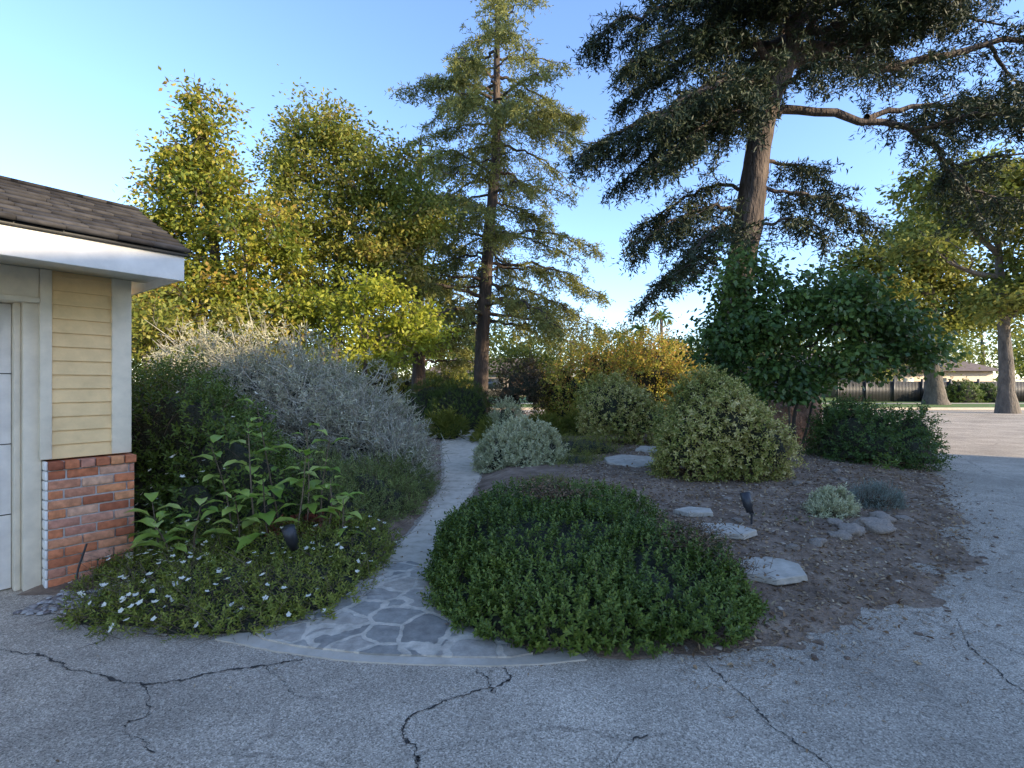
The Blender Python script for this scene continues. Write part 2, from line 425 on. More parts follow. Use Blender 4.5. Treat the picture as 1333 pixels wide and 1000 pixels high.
boxes('door_section_gaps', [(-2.9, -.163, .166, .1695, .035+r*.53, .041+r*.53) for r in range(1, 4)], M_black, g)
boxes('soffit', [(-4, .64, -.70, .012, 2.421, 2.44)], M_white, g)
boxes('fascia', [(-4, .67, -.745, -.72, 2.35, 2.54), (.642, .668, -.718, .5, 2.36, 2.54)], M_white, g, bevel=.004)
boxes('drip_edge', [(-4, .685, -.775, -.70, 2.541, 2.566)], M_black, g, bevel=.003)
boxes('side_wall', [(.30, .52, .262, 4.0, 0, 2.42), (-4, .30, 3.8, 4.0, 0, 2.42)], M_siding, g)
poly_mesh('gable_wall', [(.5,-.6,2.45),(.5,4.1,2.45),(.5,.5,3.1)], [(0,1,2)], M_siding, g)
poly_mesh('roof_deck', [(-4,-.76,2.567),(.67,-.76,2.567),(.67,.5,3.17),(-4,.5,3.17),(-4,4.4,2.5),(.67,4.4,2.5),(-4,-.76,2.545),(.67,-.76,2.545),(.67,.5,3.14),(.67,4.4,2.48)],
          [(0,1,2,3),(3,2,5,4),(0,6,7,1),(1,7,8,2),(2,8,9,5)], M_black, g)
V = []; F = []; vv = []
def slab(x0, x1, yA, zA, yB, zB, th):
    b = len(V)
    dy, dz = yB-yA, zB-zA; l = math.hypot(dy, dz); ny, nz_ = -dz/l, dy/l
    for x in (x0, x1):
        for (y, z, h) in ((yA, zA, 0), (yB, zB, 0), (yB, zB, th*.3), (yA, zA, th)):
            V.append((x, y+ny*h, z+nz_*h))
    F.extend([(b,b+1,b+2,b+3),(b+4,b+7,b+6,b+5),(b+3,b+2,b+6,b+7),(b,b+3,b+7,b+4),(b+1,b+5,b+6,b+2),(b,b+4,b+5,b+1)])
    vv.extend([rng.random()]*8)
for r in range(11):
    t0 = r/11-.01; t1 = min((r+1.25)/11, 1.0)
    x = .69
    while x > -4:
        w = rng.uniform(.12, .30); j = rng.uniform(-.008, .008)
        slab(x-w+.004, x, -.79+1.29*t0+j, 2.565+.615*t0+.004, -.79+1.29*t1, 2.565+.615*t1+.004, .024+rng.uniform(0, .010)); x -= w
x = .70
while x > -4:
    slab(x-.24, x, .36, 3.13, .52, 3.20, .03); slab(x-.24, x, .66, 3.165, .5, 3.205, .02); x -= .2
fast_mesh('roof_shingles', V, F, M_shing, g, v=vv)

# unseen house, added right of the drive to shade the foreground
h = empty('shade_caster_house', (13.5, -11.5, 0), math.radians(90))
boxes('walls', [(-16, 16, -9, 0, 0, 5.8)], M_siding, h)
poly_mesh('roof', [(-16.6,.7,5.7),(16.6,.7,5.7),(16.6,-4.5,9.9),(-16.6,-4.5,9.9),(-16.6,-9.7,5.7),(16.6,-9.7,5.7)], [(0,3,2,1),(3,4,5,2),(0,4,3),(1,2,5),(0,1,5,4)], M_shing, h)
M_glass = plain('window_glass_mat', (.05,.06,.07), .1)
wb = []; wf = []
for lx in (-14, -10, -6, 4, 8, 12):
    for lz in (1.0, 3.6):
        wb.append((lx, lx+1.4, .005, .03, lz, lz+1.3)); wf += [(lx-.1, lx, .004, .06, lz-.1, lz+1.4), (lx+1.4, lx+1.5, .004, .06, lz-.1, lz+1.4), (lx, lx+1.4, .004, .06, lz+1.3, lz+1.4), (lx, lx+1.4, .004, .06, lz-.1, lz)]
boxes('windows', wb, M_glass, h); boxes('window_frames', wf+[(-1, 0, .004, .05, 0, 2.1)], M_white, h)

# ------------------------------------------------------------------ plants
def bush(name, domes, mat_, k, Ls, L, W, dens, spread=.9, up=.4, jit=.4, lmp=.15, fold=True, core=.8, stem=True, vj=.5, thick=.2, low=-.05, corem=None, stem_m=None, freq=2.2, stemr=.003, sstep=2):
    e = empty(name, (0, 0, 0))
    A = Acc(); St = Acc(); C = Acc()
    for di, (c, r) in enumerate(domes):
        area = 2*math.pi*(((r[0]*r[1])**1.6+(r[0]*r[2])**1.6+(r[1]*r[2])**1.6)/3)**(1/1.6)
        n = int(area*dens)
        P, N = dome(n, c, r, lmp, thick, low, freq)
        keep = np.ones(len(P), bool)
        for dj, (c2, r2) in enumerate(domes):
            if dj != di: keep &= np.linalg.norm((P-np.array(c2))/np.array(r2), axis=1) > .80
        P, N = P[keep], N[keep]
        if len(P) == 0: continue
        P[:, 2] = np.maximum(P[:, 2], .03)
        vb = np.clip(.5+.35*lump(P*2.0)+rng.normal(size=len(P))*.15, 0, 1)
        Ax, ls = shoots(A, P, N, k, Ls, L, W, spread, up, jit, fold, vb, vj)
        if stem:
            sel = slice(0, None, sstep)
            sticks(St, (P-Ax*(ls*1.0)[:, None])[sel], (P+Ax*(ls*.95)[:, None])[sel], stemr, stemr*.5)
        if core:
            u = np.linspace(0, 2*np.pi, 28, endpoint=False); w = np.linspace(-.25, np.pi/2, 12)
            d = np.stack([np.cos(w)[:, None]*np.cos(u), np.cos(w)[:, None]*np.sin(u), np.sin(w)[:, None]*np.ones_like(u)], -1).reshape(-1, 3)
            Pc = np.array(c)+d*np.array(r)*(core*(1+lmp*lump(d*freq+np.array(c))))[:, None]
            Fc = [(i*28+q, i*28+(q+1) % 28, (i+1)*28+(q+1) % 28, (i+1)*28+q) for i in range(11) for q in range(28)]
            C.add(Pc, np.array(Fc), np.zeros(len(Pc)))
    A.build('foliage', mat_, e)
    if stem: St.build('stems', stem_m or M_twig, e)
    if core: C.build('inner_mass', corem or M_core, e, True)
    return e

ML_dark = leaf_mat('dark_shrub_leaf_mat', [(.035,.063,.012), (.08,.125,.02), (.14,.19,.03), (.25,.29,.052)], .25, .4)
ML_ground = leaf_mat('groundcover_leaf_mat', [(.08,.115,.018), (.16,.20,.03), (.27,.29,.048), (.40,.39,.08)], .3, .5)
ML_silver = leaf_mat('silver_leaf_mat', [(.17,.19,.09), (.35,.35,.21), (.55,.52,.36), (.70,.66,.49)], .25, .7)
ML_silverg = leaf_mat('silver_green_leaf_mat', [(.23,.26,.11), (.42,.43,.22), (.60,.58,.35), (.74,.70,.48)], .25, .7)
ML_var = leaf_mat('variegated_leaf_mat', [(.08,.13,.028), (.17,.21,.04), (.36,.35,.08), (.62,.52,.20), (.74,.62,.33)], .25, .5)
ML_bright = leaf_mat('bright_leaf_mat', [(.19,.31,.04), (.31,.43,.068), (.45,.55,.11), (.56,.62,.18)], .4, .35)
ML_mid = leaf_mat('mid_green_leaf_mat', [(.045,.085,.014), (.10,.15,.024), (.175,.24,.04)], .3, .45)
ML_maple = leaf_mat('yellow_green_leaf_mat', [(.10,.14,.02), (.18,.22,.03), (.30,.32,.045), (.43,.38,.055), (.36,.23,.055)], .42, .5)
ML_olive = leaf_mat('olive_leaf_mat', [(.10,.14,.023), (.19,.22,.037), (.31,.31,.055), (.40,.31,.08)], .42, .5)
ML_yellow = leaf_mat('yellow_leaf_mat', [(.22,.27,.028), (.38,.40,.045), (.54,.50,.065)], .45, .5)
ML_autumn = leaf_mat('autumn_leaf_mat', [(.17,.23,.03), (.30,.33,.045), (.48,.42,.07), (.54,.30,.08), (.48,.14,.07)], .42, .5)
ML_purple = leaf_mat('dark_red_leaf_mat', [(.05,.06,.02), (.09,.07,.035), (.18,.08,.05)], .3, .5)
ML_tree = leaf_mat('small_tree_leaf_mat', [(.04,.08,.02), (.08,.135,.03), (.145,.21,.045)], .3, .4)
ML_ced = leaf_mat('cedar_needle_mat', [(.11,.13,.038), (.21,.22,.058), (.35,.33,.085)], .3, .6)
ML_cedd = leaf_mat('dark_cedar_needle_mat', [(.013,.023,.009), (.027,.040,.014), (.058,.073,.025)], .08, .6)
ML_far = leaf_mat('distant_leaf_mat', [(.07,.10,.02), (.14,.17,.032), (.24,.25,.05), (.34,.31,.065)], .4, .6)
ML_dry = leaf_mat('dry_leaf_mat', [(.12,.065,.03), (.25,.15,.075), (.40,.28,.155), (.54,.42,.27)], .1, .8)
ML_flower = leaf_mat('white_petal_mat', [(.84,.80,.60), (.90,.87,.76)], .3, .6)
ML_redl = leaf_mat('red_leaf_mat', [(.16,.03,.03), (.30,.07,.05), (.28,.17,.07)], .3, .5)
ML_rose = leaf_mat('rosemary_leaf_mat', [(.10,.135,.03), (.19,.23,.06), (.31,.35,.12)], .25, .6)

# -- big foreground mound
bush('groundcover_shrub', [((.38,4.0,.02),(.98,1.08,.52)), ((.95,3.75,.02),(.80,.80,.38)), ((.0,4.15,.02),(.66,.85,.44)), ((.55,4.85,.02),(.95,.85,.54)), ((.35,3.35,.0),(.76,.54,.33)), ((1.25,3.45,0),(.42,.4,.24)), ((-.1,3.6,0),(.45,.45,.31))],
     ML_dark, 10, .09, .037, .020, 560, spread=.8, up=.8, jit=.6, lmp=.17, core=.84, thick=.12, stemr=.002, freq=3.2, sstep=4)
A = Acc(); St = Acc()
for (cx, cy, cz, r) in ((.35,4.6,.56,.28), (1.45,4.2,.31,.26), (1.3,3.8,.37,.22), (1.55,3.7,.2,.18)):
    n = 520
    P = np.array([cx, cy, cz])+rng.normal(size=(n, 3))*np.array([r*.6, r*.6, .03])
    sticks(St, P, P+nrm(rnd(n)*[1,1,.6]+[0,0,.3])*rng.uniform(.04, .13, n)[:, None], .0022, .001)
    leaf_quads(A, P+[0,0,.02], nrm(rnd(n)*[1,1,.4]), UP+rnd(n)*.4, .032, .016, rng.random(n)*.6, True)
e = empty('dry_leaf_patch'); A.build('dry_leaves', ML_dry, e); St.build('twigs', M_twig, e)

# -- left groundcover mat with white flowers
gd = [((-2.75,3.95,.0),(.62,.42,.17)), ((-2.15,3.6,.0),(.75,.56,.18)), ((-1.62,3.75,.0),(.55,.55,.17)), ((-2.2,4.3,.0),(.8,.5,.24)), ((-1.5,4.4,.0),(.42,.6,.26)), ((-2.9,4.5,0),(.4,.5,.25)),((-2.62,3.42,0),(.35,.28,.10)),((-1.9,3.25,0),(.45,.24,.09))]
e = bush('flowering_groundcover', gd, ML_ground, 9, .09, .037, .014, 600, spread=.9, up=.5, jit=1.0, lmp=.28, core=.75, thick=.3, stemr=.0018, sstep=3)
St = Acc()
for (c, r) in gd:
    P, N = dome(160, c, r, .2, .1)
    sticks(St, P, P+nrm(N*.4+rnd(len(P))*[1,1,.3]+UP*.25)*rng.uniform(.08, .3, len(P))[:, None], .0018, .001)
St.build('runners', M_twig, e)
def flowers(domes, n, size, up=.02):
    A = Acc()
    for (c, r) in domes:
        P, N = dome(n, c, r, .15, .0)
        P = P+N*up
        ph0 = rng.random(len(P))*6.28
        A1 = nrm(N+UP+rnd(len(P))*.7); E1 = nrm(np.cross(A1, rnd(len(P)))); E2 = np.cross(A1, E1)
        for j in range(5):
            O = E1*np.cos(ph0+j*1.2566)[:, None]+E2*np.sin(ph0+j*1.2566)[:, None]
            leaf_quads(A, P+A1*.055, O+A1*.3, A1, size*rng.uniform(.6,1.1,len(P)), size*.75, rng.random(len(P)), False)
    return A
flowers(gd[:6], 34, .025).build('white_flowers', ML_flower, e)
flowers([((-2.5,3.6,.02),(.4,.3,.15)), ((-2.75,3.75,.02),(.3,.3,.17)), ((-2.2,3.4,.02),(.4,.3,.14))], 20, .028).build('white_flowers_front', ML_flower, e)

dd = [((-3.7,5.7,.3),(1.0,.9,1.25)), ((-2.9,5.2,.1),(.75,.6,.95)), ((-4.6,6.6,.3),(1.1,1.0,1.45)),((-3.0,4.75,0),(.45,.4,.62))]
e = bush('plumbago_shrub', dd, ML_mid, 9, .17, .06, .026, 220, spread=.9, up=.4, jit=.8, lmp=.28, thick=.35, freq=3.5)
flowers(dd, 26, .028, up=.1).build('pale_flowers', ML_flower, e)

# -- big silver bush
sv = [((-4.2,8.4,.5),(1.5,1.3,1.80)), ((-3.1,8.0,.4),(1.4,1.2,1.70)), ((-2.3,7.6,.2),(.95,.9,1.30)), ((-1.75,7.3,.1),(.62,.7,.85)), ((-5.3,8.8,.5),(1.1,1.2,1.75)), ((-2.9,7.2,.1),(.8,.6,1.2))]
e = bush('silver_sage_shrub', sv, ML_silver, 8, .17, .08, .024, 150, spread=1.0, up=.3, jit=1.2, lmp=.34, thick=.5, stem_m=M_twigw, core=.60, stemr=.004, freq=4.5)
St = Acc()
for (c, r) in sv:
    P, N = dome(560, c, r, .34, .35, freq=4.5)
    Q = P+nrm(N+UP*.5+rnd(len(P))*1.2)*rng.uniform(.12, .42, len(P))[:, None]
    sticks(St, P-N*.15, Q, .007, .003)
    for _ in range(3):
        m = P*.5+Q*.5
        sticks(St, m, m+nrm(rnd(len(P))+UP*.4+N*.4)*rng.uniform(.06, .2, len(P))[:, None], .0035, .002)
St.build('bare_twigs', M_twigw, e)

bush('rosemary_shrub', [((-1.62,5.9,.0),(.50,.75,.62)), ((-1.75,5.1,.0),(.42,.5,.50)), ((-1.42,6.9,.0),(.36,.6,.50)), ((-2.15,5.7,0),(.5,.6,.75))], ML_rose,
     13, .16, .04, .011, 380, spread=.7, up=.8, jit=.9, lmp=.3, thick=.35, freq=3.5)
bush('red_leaf_plant', [((-1.75,4.65,.0),(.30,.25,.30)), ((-2.05,4.5,0),(.2,.2,.3))], ML_redl, 7, .06, .04, .02, 420, lmp=.2, core=.6)

def bigleaf(name, stems, mat_, L=.26, W=.115, k=11):
    e = empty(name); A = Acc(); St = Acc()
    for (x, y, hgt, lean) in stems:
        p0 = np.array([x, y, .05]); top = p0+np.array([lean[0], lean[1], hgt])
        pts = spline([p0, p0*.5+top*.5+rng.normal(size=3)*.03, top], 9)
        tube(St, pts, np.linspace(.009, .004, 9), 6)
        n = k
        t = np.linspace(.35, 1.0, n)
        idx = t*8; i0 = np.clip(idx.astype(int), 0, 7); f = (idx-i0)[:, None]
        P = pts[i0]*(1-f)+pts[i0+1]*f
        ph = np.arange(n)*2.4+rng.random()*6
        D = np.stack([np.cos(ph), np.sin(ph), rng.uniform(.0, .65, n)+t*.35], 1)
        Pe = P+nrm(D)*.04
        sticks(St, P, Pe, .0025, .002)
        for a_ in range(n):
            d = nrm(D[a_]); side = nrm(np.cross(d, UP)); nn = np.cross(side, d)
            l = L*rng.uniform(.5, 1.15)*(.75+.25*math.sin(t[a_]*3)); w = W*l/L*rng.uniform(.9, 1.15)
            prof = [0, .30, .46, .5, .42, .24, .0]
            vs = []
            for q, pw in enumerate(prof):
                s = q/6; c = Pe[a_]+d*l*s-UP*(l*.45*s*s)
                wv = w*pw+.001
                wav = math.sin(q*2.1+a_)*.006
                vs += [c+side*wv+nn*(wv*.35+wav), c, c-side*wv+nn*(wv*.35-wav)]
            fs = []
            for q in range(6):
                fs += [(q*3, q*3+1, q*3+4, q*3+3), (q*3+1, q*3+2, q*3+5, q*3+4)]
            A.add(np.array(vs), np.array(fs), np.full(len(vs), rng.random()))
    A.build('leaves', mat_, e, True); St.build('stems', M_twig, e)
bigleaf('hydrangea_plant', [(-2.75,4.0,.42,(-.05,-.1)), (-2.6,4.1,.50,(.1,-.1)), (-2.3,4.2,.60,(.05,-.15)), (-2.25,4.4,1.15,(-.05,-.05)), (-1.95,4.45,.85,(.15,-.1)), (-2.1,4.6,1.3,(-.25,0)),
                     (-1.7,4.5,.65,(.1,-.1)), (-1.8,4.7,1.0,(.12,-.1)), (-2.5,4.5,.95,(-.15,-.1)), (-2.85,4.1,.5,(-.1,.0)), (-1.55,4.4,.5,(.08,-.05)),(-2.05,4.25,.7,(-.02,-.1)),(-1.9,4.6,1.1,(.05,-.1))], ML_bright, k=9)

# -- right side shrubs
bush('silver_shrub', [((.12,9.2,.0),(.70,.64,.84)), ((-.1,8.9,0),(.5,.45,.66)), ((.5,9.0,0),(.44,.42,.68)), ((.15,8.75,0),(.4,.35,.6))], ML_silverg, 11, .13, .065, .022, 400, spread=.7, up=.6, jit=.7, lmp=.18, stem_m=M_twigw, freq=4)
bush('silver_shrub', [((-.15,13.3,.0),(.55,.5,1.0))], ML_silverg, 9, .15, .07, .02, 220, spread=.6, up=.8, lmp=.12)
bush('variegated_shrub', [((3.0,7.7,.68),(.78,.76,.90)), ((3.5,7.6,.5),(.60,.6,.8)), ((2.75,7.5,.5),(.52,.5,.68)), ((3.1,7.6,1.15),(.42,.42,.5))], ML_var, 9, .14, .055, .028, 430, spread=1.0, up=.25, jit=.8, lmp=.22, low=-.6, freq=3.5)
bush('variegated_shrub', [((2.4,11.9,.75),(.78,.76,.92)), ((2.9,11.8,.6),(.6,.6,.78))], ML_var, 8, .16, .065, .032, 300, spread=1.0, up=.25, jit=.8, lmp=.22, low=-.6, freq=3.5)
bush('green_shrub', [((6.6,9.5,.35),(.70,.7,.76)), ((7.25,9.4,.3),(.68,.6,.72)), ((6.5,9.8,.5),(.5,.5,.72))], ML_tree, 9, .18, .065, .032, 240, spread=.9, up=.4, jit=.8, lmp=.26, low=-.4, freq=3.5)
bush('dusty_miller_plant', [((3.55,5.55,.0),(.22,.2,.34)), ((3.42,5.4,0),(.16,.16,.22))], ML_silverg, 12, .09, .05, .014, 900, spread=.8, up=.8, lmp=.15, core=.6)
bush('lavender_plant', [((4.3,6.0,.0),(.30,.22,.27)), ((4.5,6.1,0),(.2,.2,.22))], leaf_mat('lavender_leaf_mat', [(.14,.18,.15), (.26,.30,.24), (.40,.43,.38)], .2, .7), 12, .12, .04, .006, 700, spread=.5, up=1.0, jit=.4, lmp=.15, core=.6)
bush('low_green_plant', [((1.0,9.0,0),(.8,.7,.25)), ((1.4,10.3,0),(.9,.8,.45)),((.5,7.0,0),(.5,.6,.2)),((.9,6.3,0),(.5,.4,.12))], ML_olive, 8, .12, .045, .012, 240, spread=.8, up=.7, jit=.7, lmp=.3, thick=.4)
bush('creeping_plant', [((2.85,5.3,.0),(.42,.3,.10)), ((2.5,5.9,0),(.4,.3,.08))], ML_mid, 7, .06, .03, .02, 330, lmp=.3, core=0, thick=.5)
bush('autumn_shrub', [((2.6,16.0,.9),(1.4,1.3,2.0)), ((4.3,15.6,1.0),(1.4,1.4,2.2)), ((3.4,15.0,.6),(1.4,1.0,1.9)), ((5.3,14.8,.4),(.8,.9,1.8)), ((1.6,16.2,.7),(.7,.8,1.7))], ML_autumn, 8, .38, .10, .055, 90, spread=.9, up=.4, jit=1.1, lmp=.4, thick=.55, low=-.3, freq=4, core=.6, vj=.7)
bush('dark_red_shrub', [((.4,16.5,1.35),(.95,.9,1.0)), ((1.0,16.6,1.1),(.8,.7,.9)), ((-.1,16.7,1.0),(.6,.7,.7))], ML_purple, 9, .26, .07, .035, 130, lmp=.25, thick=.4, low=-.6, core=.6, jit=.8)
bush('clipped_hedge', [((-1.8,17.5,.3),(1.2,1.0,1.35)), ((-2.9,18.5,.3),(1.3,1.0,1.4))], ML_mid, 8, .12, .06, .03, 160, lmp=.08)
bush('strap_leaf_plant', [((-.5,13.5,.0),(.5,.5,.5)), ((-1.9,14.2,0),(.6,.5,.6)), ((.9,13.8,0),(.6,.6,.5)), ((1.9,14.0,0),(.6,.6,.55))], ML_olive, 10, .1, .30, .02, 60, spread=.5, up=1, lmp=.2, core=.6)
bush('sapling', [((6.05,8.1,.18),(.10,.10,.2))], ML_mid, 6, .08, .09, .03, 120, core=0)

# ------------------------------------------------------------------ trees
def broadleaf(name, trunk, tr, lobes, mat_, bark, ncl, lpc, L, W, clr=.45, sub=9, droop=.2, vb=.5, gather=.82):
    e = empty(name, (0, 0, 0)); A = Acc(); T = Acc(); St = Acc()
    tp = spline(trunk, 16)
    flare = np.ones(16); flare[0] = 1.5; flare[1] = 1.2
    tube(T, tp, np.linspace(tr, tr*.35, 16)*flare, 12, .05)
    vol = np.array([l[3]*l[4]*l[5] for l in lobes])**.8; vol /= vol.sum()
    for l, w in zip(lobes, vol):
        c = np.array(l[:3]); r = np.array(l[3:])
        cand = tp[tp[:, 2] < max(c[2]-.2*r[2], tp[2, 2]+.1)]
        if len(cand) < 3: cand = tp[:4]
        s = cand[max(len(cand)-1-rng.integers(0, 3), 1)]
        mid = s*.5+c*.5+np.array([0, 0, -.12])*np.linalg.norm(c-s)+rng.normal(size=3)*.15
        lp = spline([s, mid, c], 10); lr = np.linspace(tr*.42, tr*.15, 10)
        tube(T, lp, lr, 7)
        subs = []
        for _ in range(sub):
            d = rnd(1)[0]; q = c+d*r*rng.uniform(.45, .95)
            s2 = lp[rng.integers(4, 10)]
            m2 = (s2+q)/2+rng.normal(size=3)*.18*np.linalg.norm(q-s2)*.6
            bp = spline([s2, m2, q], 7)
            tube(T, bp, np.linspace(tr*.14, tr*.045, 7), 5); subs += [bp[3], bp[5], q]
        subs = np.array(subs)
        n = int(ncl*w)
        d = rnd(n); rad = rng.random(n)**(1/2.4)
        rad = rad*(1+.30*lump(d*3.2+c))
        Cc = c+d*r*rad[:, None]
        near = subs[np.argmin(((Cc[:, None]-subs[None])**2).sum(-1), 1)]
        Cc = near+(Cc-near)*gather
        sticks(St, near, Cc, tr*.035+.004, .004)
        cr = clr*rng.uniform(.45, 1.35, n)
        cv = np.clip(vb+rng.normal(size=n)*.22+.25*lump(Cc*.8), 0, 1)
        m = int(lpc)
        off = rng.normal(size=(n, m, 3))*np.array([.58, .58, .30])
        P = Cc[:, None]+off*cr[:, None, None]
        sticks(St, Cc, P[:, 0], .005, .002)
        P = P.reshape(-1, 3); N = len(P)
        out = nrm(off.reshape(-1, 3))
        D = nrm(out*.6+rnd(N)*.6+np.array([0, 0, -droop]))
        Un = nrm(UP*.8+rnd(N)*.7)
        leaf_quads(A, P, D, Un, L*rng.uniform(.65, 1.25, N), W*rng.uniform(.7, 1.2, N), np.clip(np.repeat(cv, m)+rng.normal(size=N)*.16, 0, 1), False)
    T.build('trunk_and_limbs', bark, e, True); St.build('twigs', bark, e); A.build('crown_foliage', mat_, e)
    return e

def cedar(name, trunk, tr, branches, mat_, dens=7, tw=12, nk=7, nl=.10, nw=.018, top_r=.04, hang=.35, bcap=1.5, tlen=(.12,.42)):
    e = empty(name, (0, 0, 0)); A = Acc(); T = Acc(); St = Acc()
    tp = spline(trunk, 40); fr = np.linspace(1, 0, 40)**.85
    rr = top_r+(tr-top_r)*fr; rr[0] *= 1.5; rr[1] *= 1.25; rr[2] *= 1.1
    tube(T, tp, rr, 18, .05)
    Sx = []; Ex = []
    for (pts, r0, t0, dn) in branches:
        bp = spline(pts, 18)
        seg = np.linalg.norm(np.diff(bp, axis=0), axis=1); Ln = seg.sum()
        bp[1:-1] += rng.normal(size=(16, 3))*.022*Ln**.5
        tube(T, bp, np.linspace(r0, max(r0*.15, .008), 18), 7, .06)
        n = max(int(Ln*dens*dn), 3)
        t = t0+(1-t0)*rng.random(n)**.85; idx = t*16.999; i0 = idx.astype(int); f = (idx-i0)[:, None]
        P = bp[i0]*(1-f)+bp[i0+1]*f; Tn = nrm(bp[i0+1]-bp[i0])
        sd = nrm(np.cross(Tn, UP))*np.where(rng.random(n) < .5, -1, 1)[:, None]
        bl_ = np.minimum((.32*Ln*(1-t)+.35), bcap)*rng.uniform(.4, 1.3, n)
        D = nrm(sd*rng.uniform(.2, 1, n)[:, None]+Tn*rng.uniform(.4, 1, n)[:, None]+UP*rng.uniform(-.6, .25, n)[:, None])
        Sx.append(P); Ex.append(P+D*bl_[:, None]-UP*(.18*bl_)[:, None])
    Sx = np.concatenate(Sx); Ex = np.concatenate(Ex)
    sticks(St, Sx, Ex, .012, .004)
    ln = np.linalg.norm(Ex-Sx, axis=1); rep = np.maximum((ln*tw).astype(int), 2)
    ii = np.repeat(np.arange(len(Sx)), rep); n = len(ii)
    s = rng.random(n)**.8
    P = Sx[ii]+(Ex-Sx)[ii]*s[:, None]
    D = nrm(nrm((Ex-Sx)[ii])*.6+rnd(n)*[.8,.8,.3]-UP*hang*rng.random(n)[:, None]*1.8)
    tl = rng.uniform(tlen[0], tlen[1], n)*(1.1-.4*s)
    cv = np.repeat(rng.random(len(Sx)), rep)*.6
    for j in range(nk):
        q = P+D*(tl*(j+rng.random(n))/nk)[:, None]
        nd = nrm(D*.55+rnd(n)*.8+UP*.15)
        leaf_quads(A, q, nd, rnd(n), nl*rng.uniform(.7, 1.2, n), nw*rng.uniform(.8, 1.3, n), np.clip(cv+rng.random(n)*.4, 0, 1), False)
    T.build('trunk_and_limbs', M_bark, e, True); St.build('branchlets', M_bark, e); A.build('needle_foliage', mat_, e)
    return e

def auto_branches(trunk, z0, z1, prof, n, up=.15, droop=.28, r=.05, t0=.25, dn=1, lv=(.55,1.18), dv=(.8,1.2)):
    tp = spline(trunk, 60); out = []
    for i in range(n):
        z = z0+(z1-z0)*((i+rng.random())/n)
        p = tp[np.argmin(abs(tp[:, 2]-z))]
        az = i*2.39996+rng.uniform(-.5, .5)
        L = np.interp(z, prof[0], prof[1])*rng.uniform(*lv)
        d = np.array([math.cos(az), math.sin(az), 0])
        k = rng.uniform(.4, 1.4)
        pts = [p+d*L*t+UP*(up*L*t-droop*k*L*t*t) for t in (0, .3, .62, 1)]
        out.append((pts, r*(L/3)**.7+.01, t0, dn*rng.uniform(*dv)))
    return out

tk = [(-1.28,20,-.1), (-1.2,20,3), (-.95,20,7), (-.65,20.1,11), (-.6,20,15), (-.45,20,19.2)]
br = auto_branches(tk, 3.8, 18.9, ([3,4.6,6,7.7,10.8,12.9,14.2,15.5,17,19], [5.0,4.8,3.8,3.2,3.1,3.8,2.9,2.2,1.5,.4]), 88, r=.05, t0=.25, lv=(.35,1.28), dv=(.45,1.7), up=.10, droop=.34)
br += [([(-.8,20,13),(-2.4,19.6,13.4),(-4.4,19.3,12.9)], .07, .2, 1.8), ([(-1.0,20,5.6),(1.2,19.6,5.0),(3.7,19.2,3.4)], .07, .2, 1.5), ([(-1.0,20,6.4),(1.5,20,6.2),(3.6,19.8,5.1)], .07, .2, 1.5), ([(-1.0,20,7.4),(1.2,19.8,7.6),(3.4,19.6,6.8)], .07, .2, 1.3),
       ([(-.7,20,11.6),(1.0,19.6,12.2),(2.7,19.2,11.8)], .06, .2, 1.7), ([(-.8,20,10),(-2.4,19.4,10.6),(-3.7,19,9.8)], .06, .2, 1.6)]
cedar('deodar_cedar_tree', tk, .33, br, ML_ced, dens=8.5, tw=11, nk=6, nl=.17, nw=.038, hang=.6, tlen=(.15,.6))
tk = [(-4.3,23,-.1), (-4.3,23,6), (-4.2,23,13)]
cedar('conifer_tree', tk, .35, auto_branches(tk, 2.5, 12.9, ([2,5,9,11.5,13], [3.6,3.5,2.8,1.7,.5]), 66, r=.06), ML_ced, dens=6.5, tw=9, nk=6, nl=.2, nw=.05)
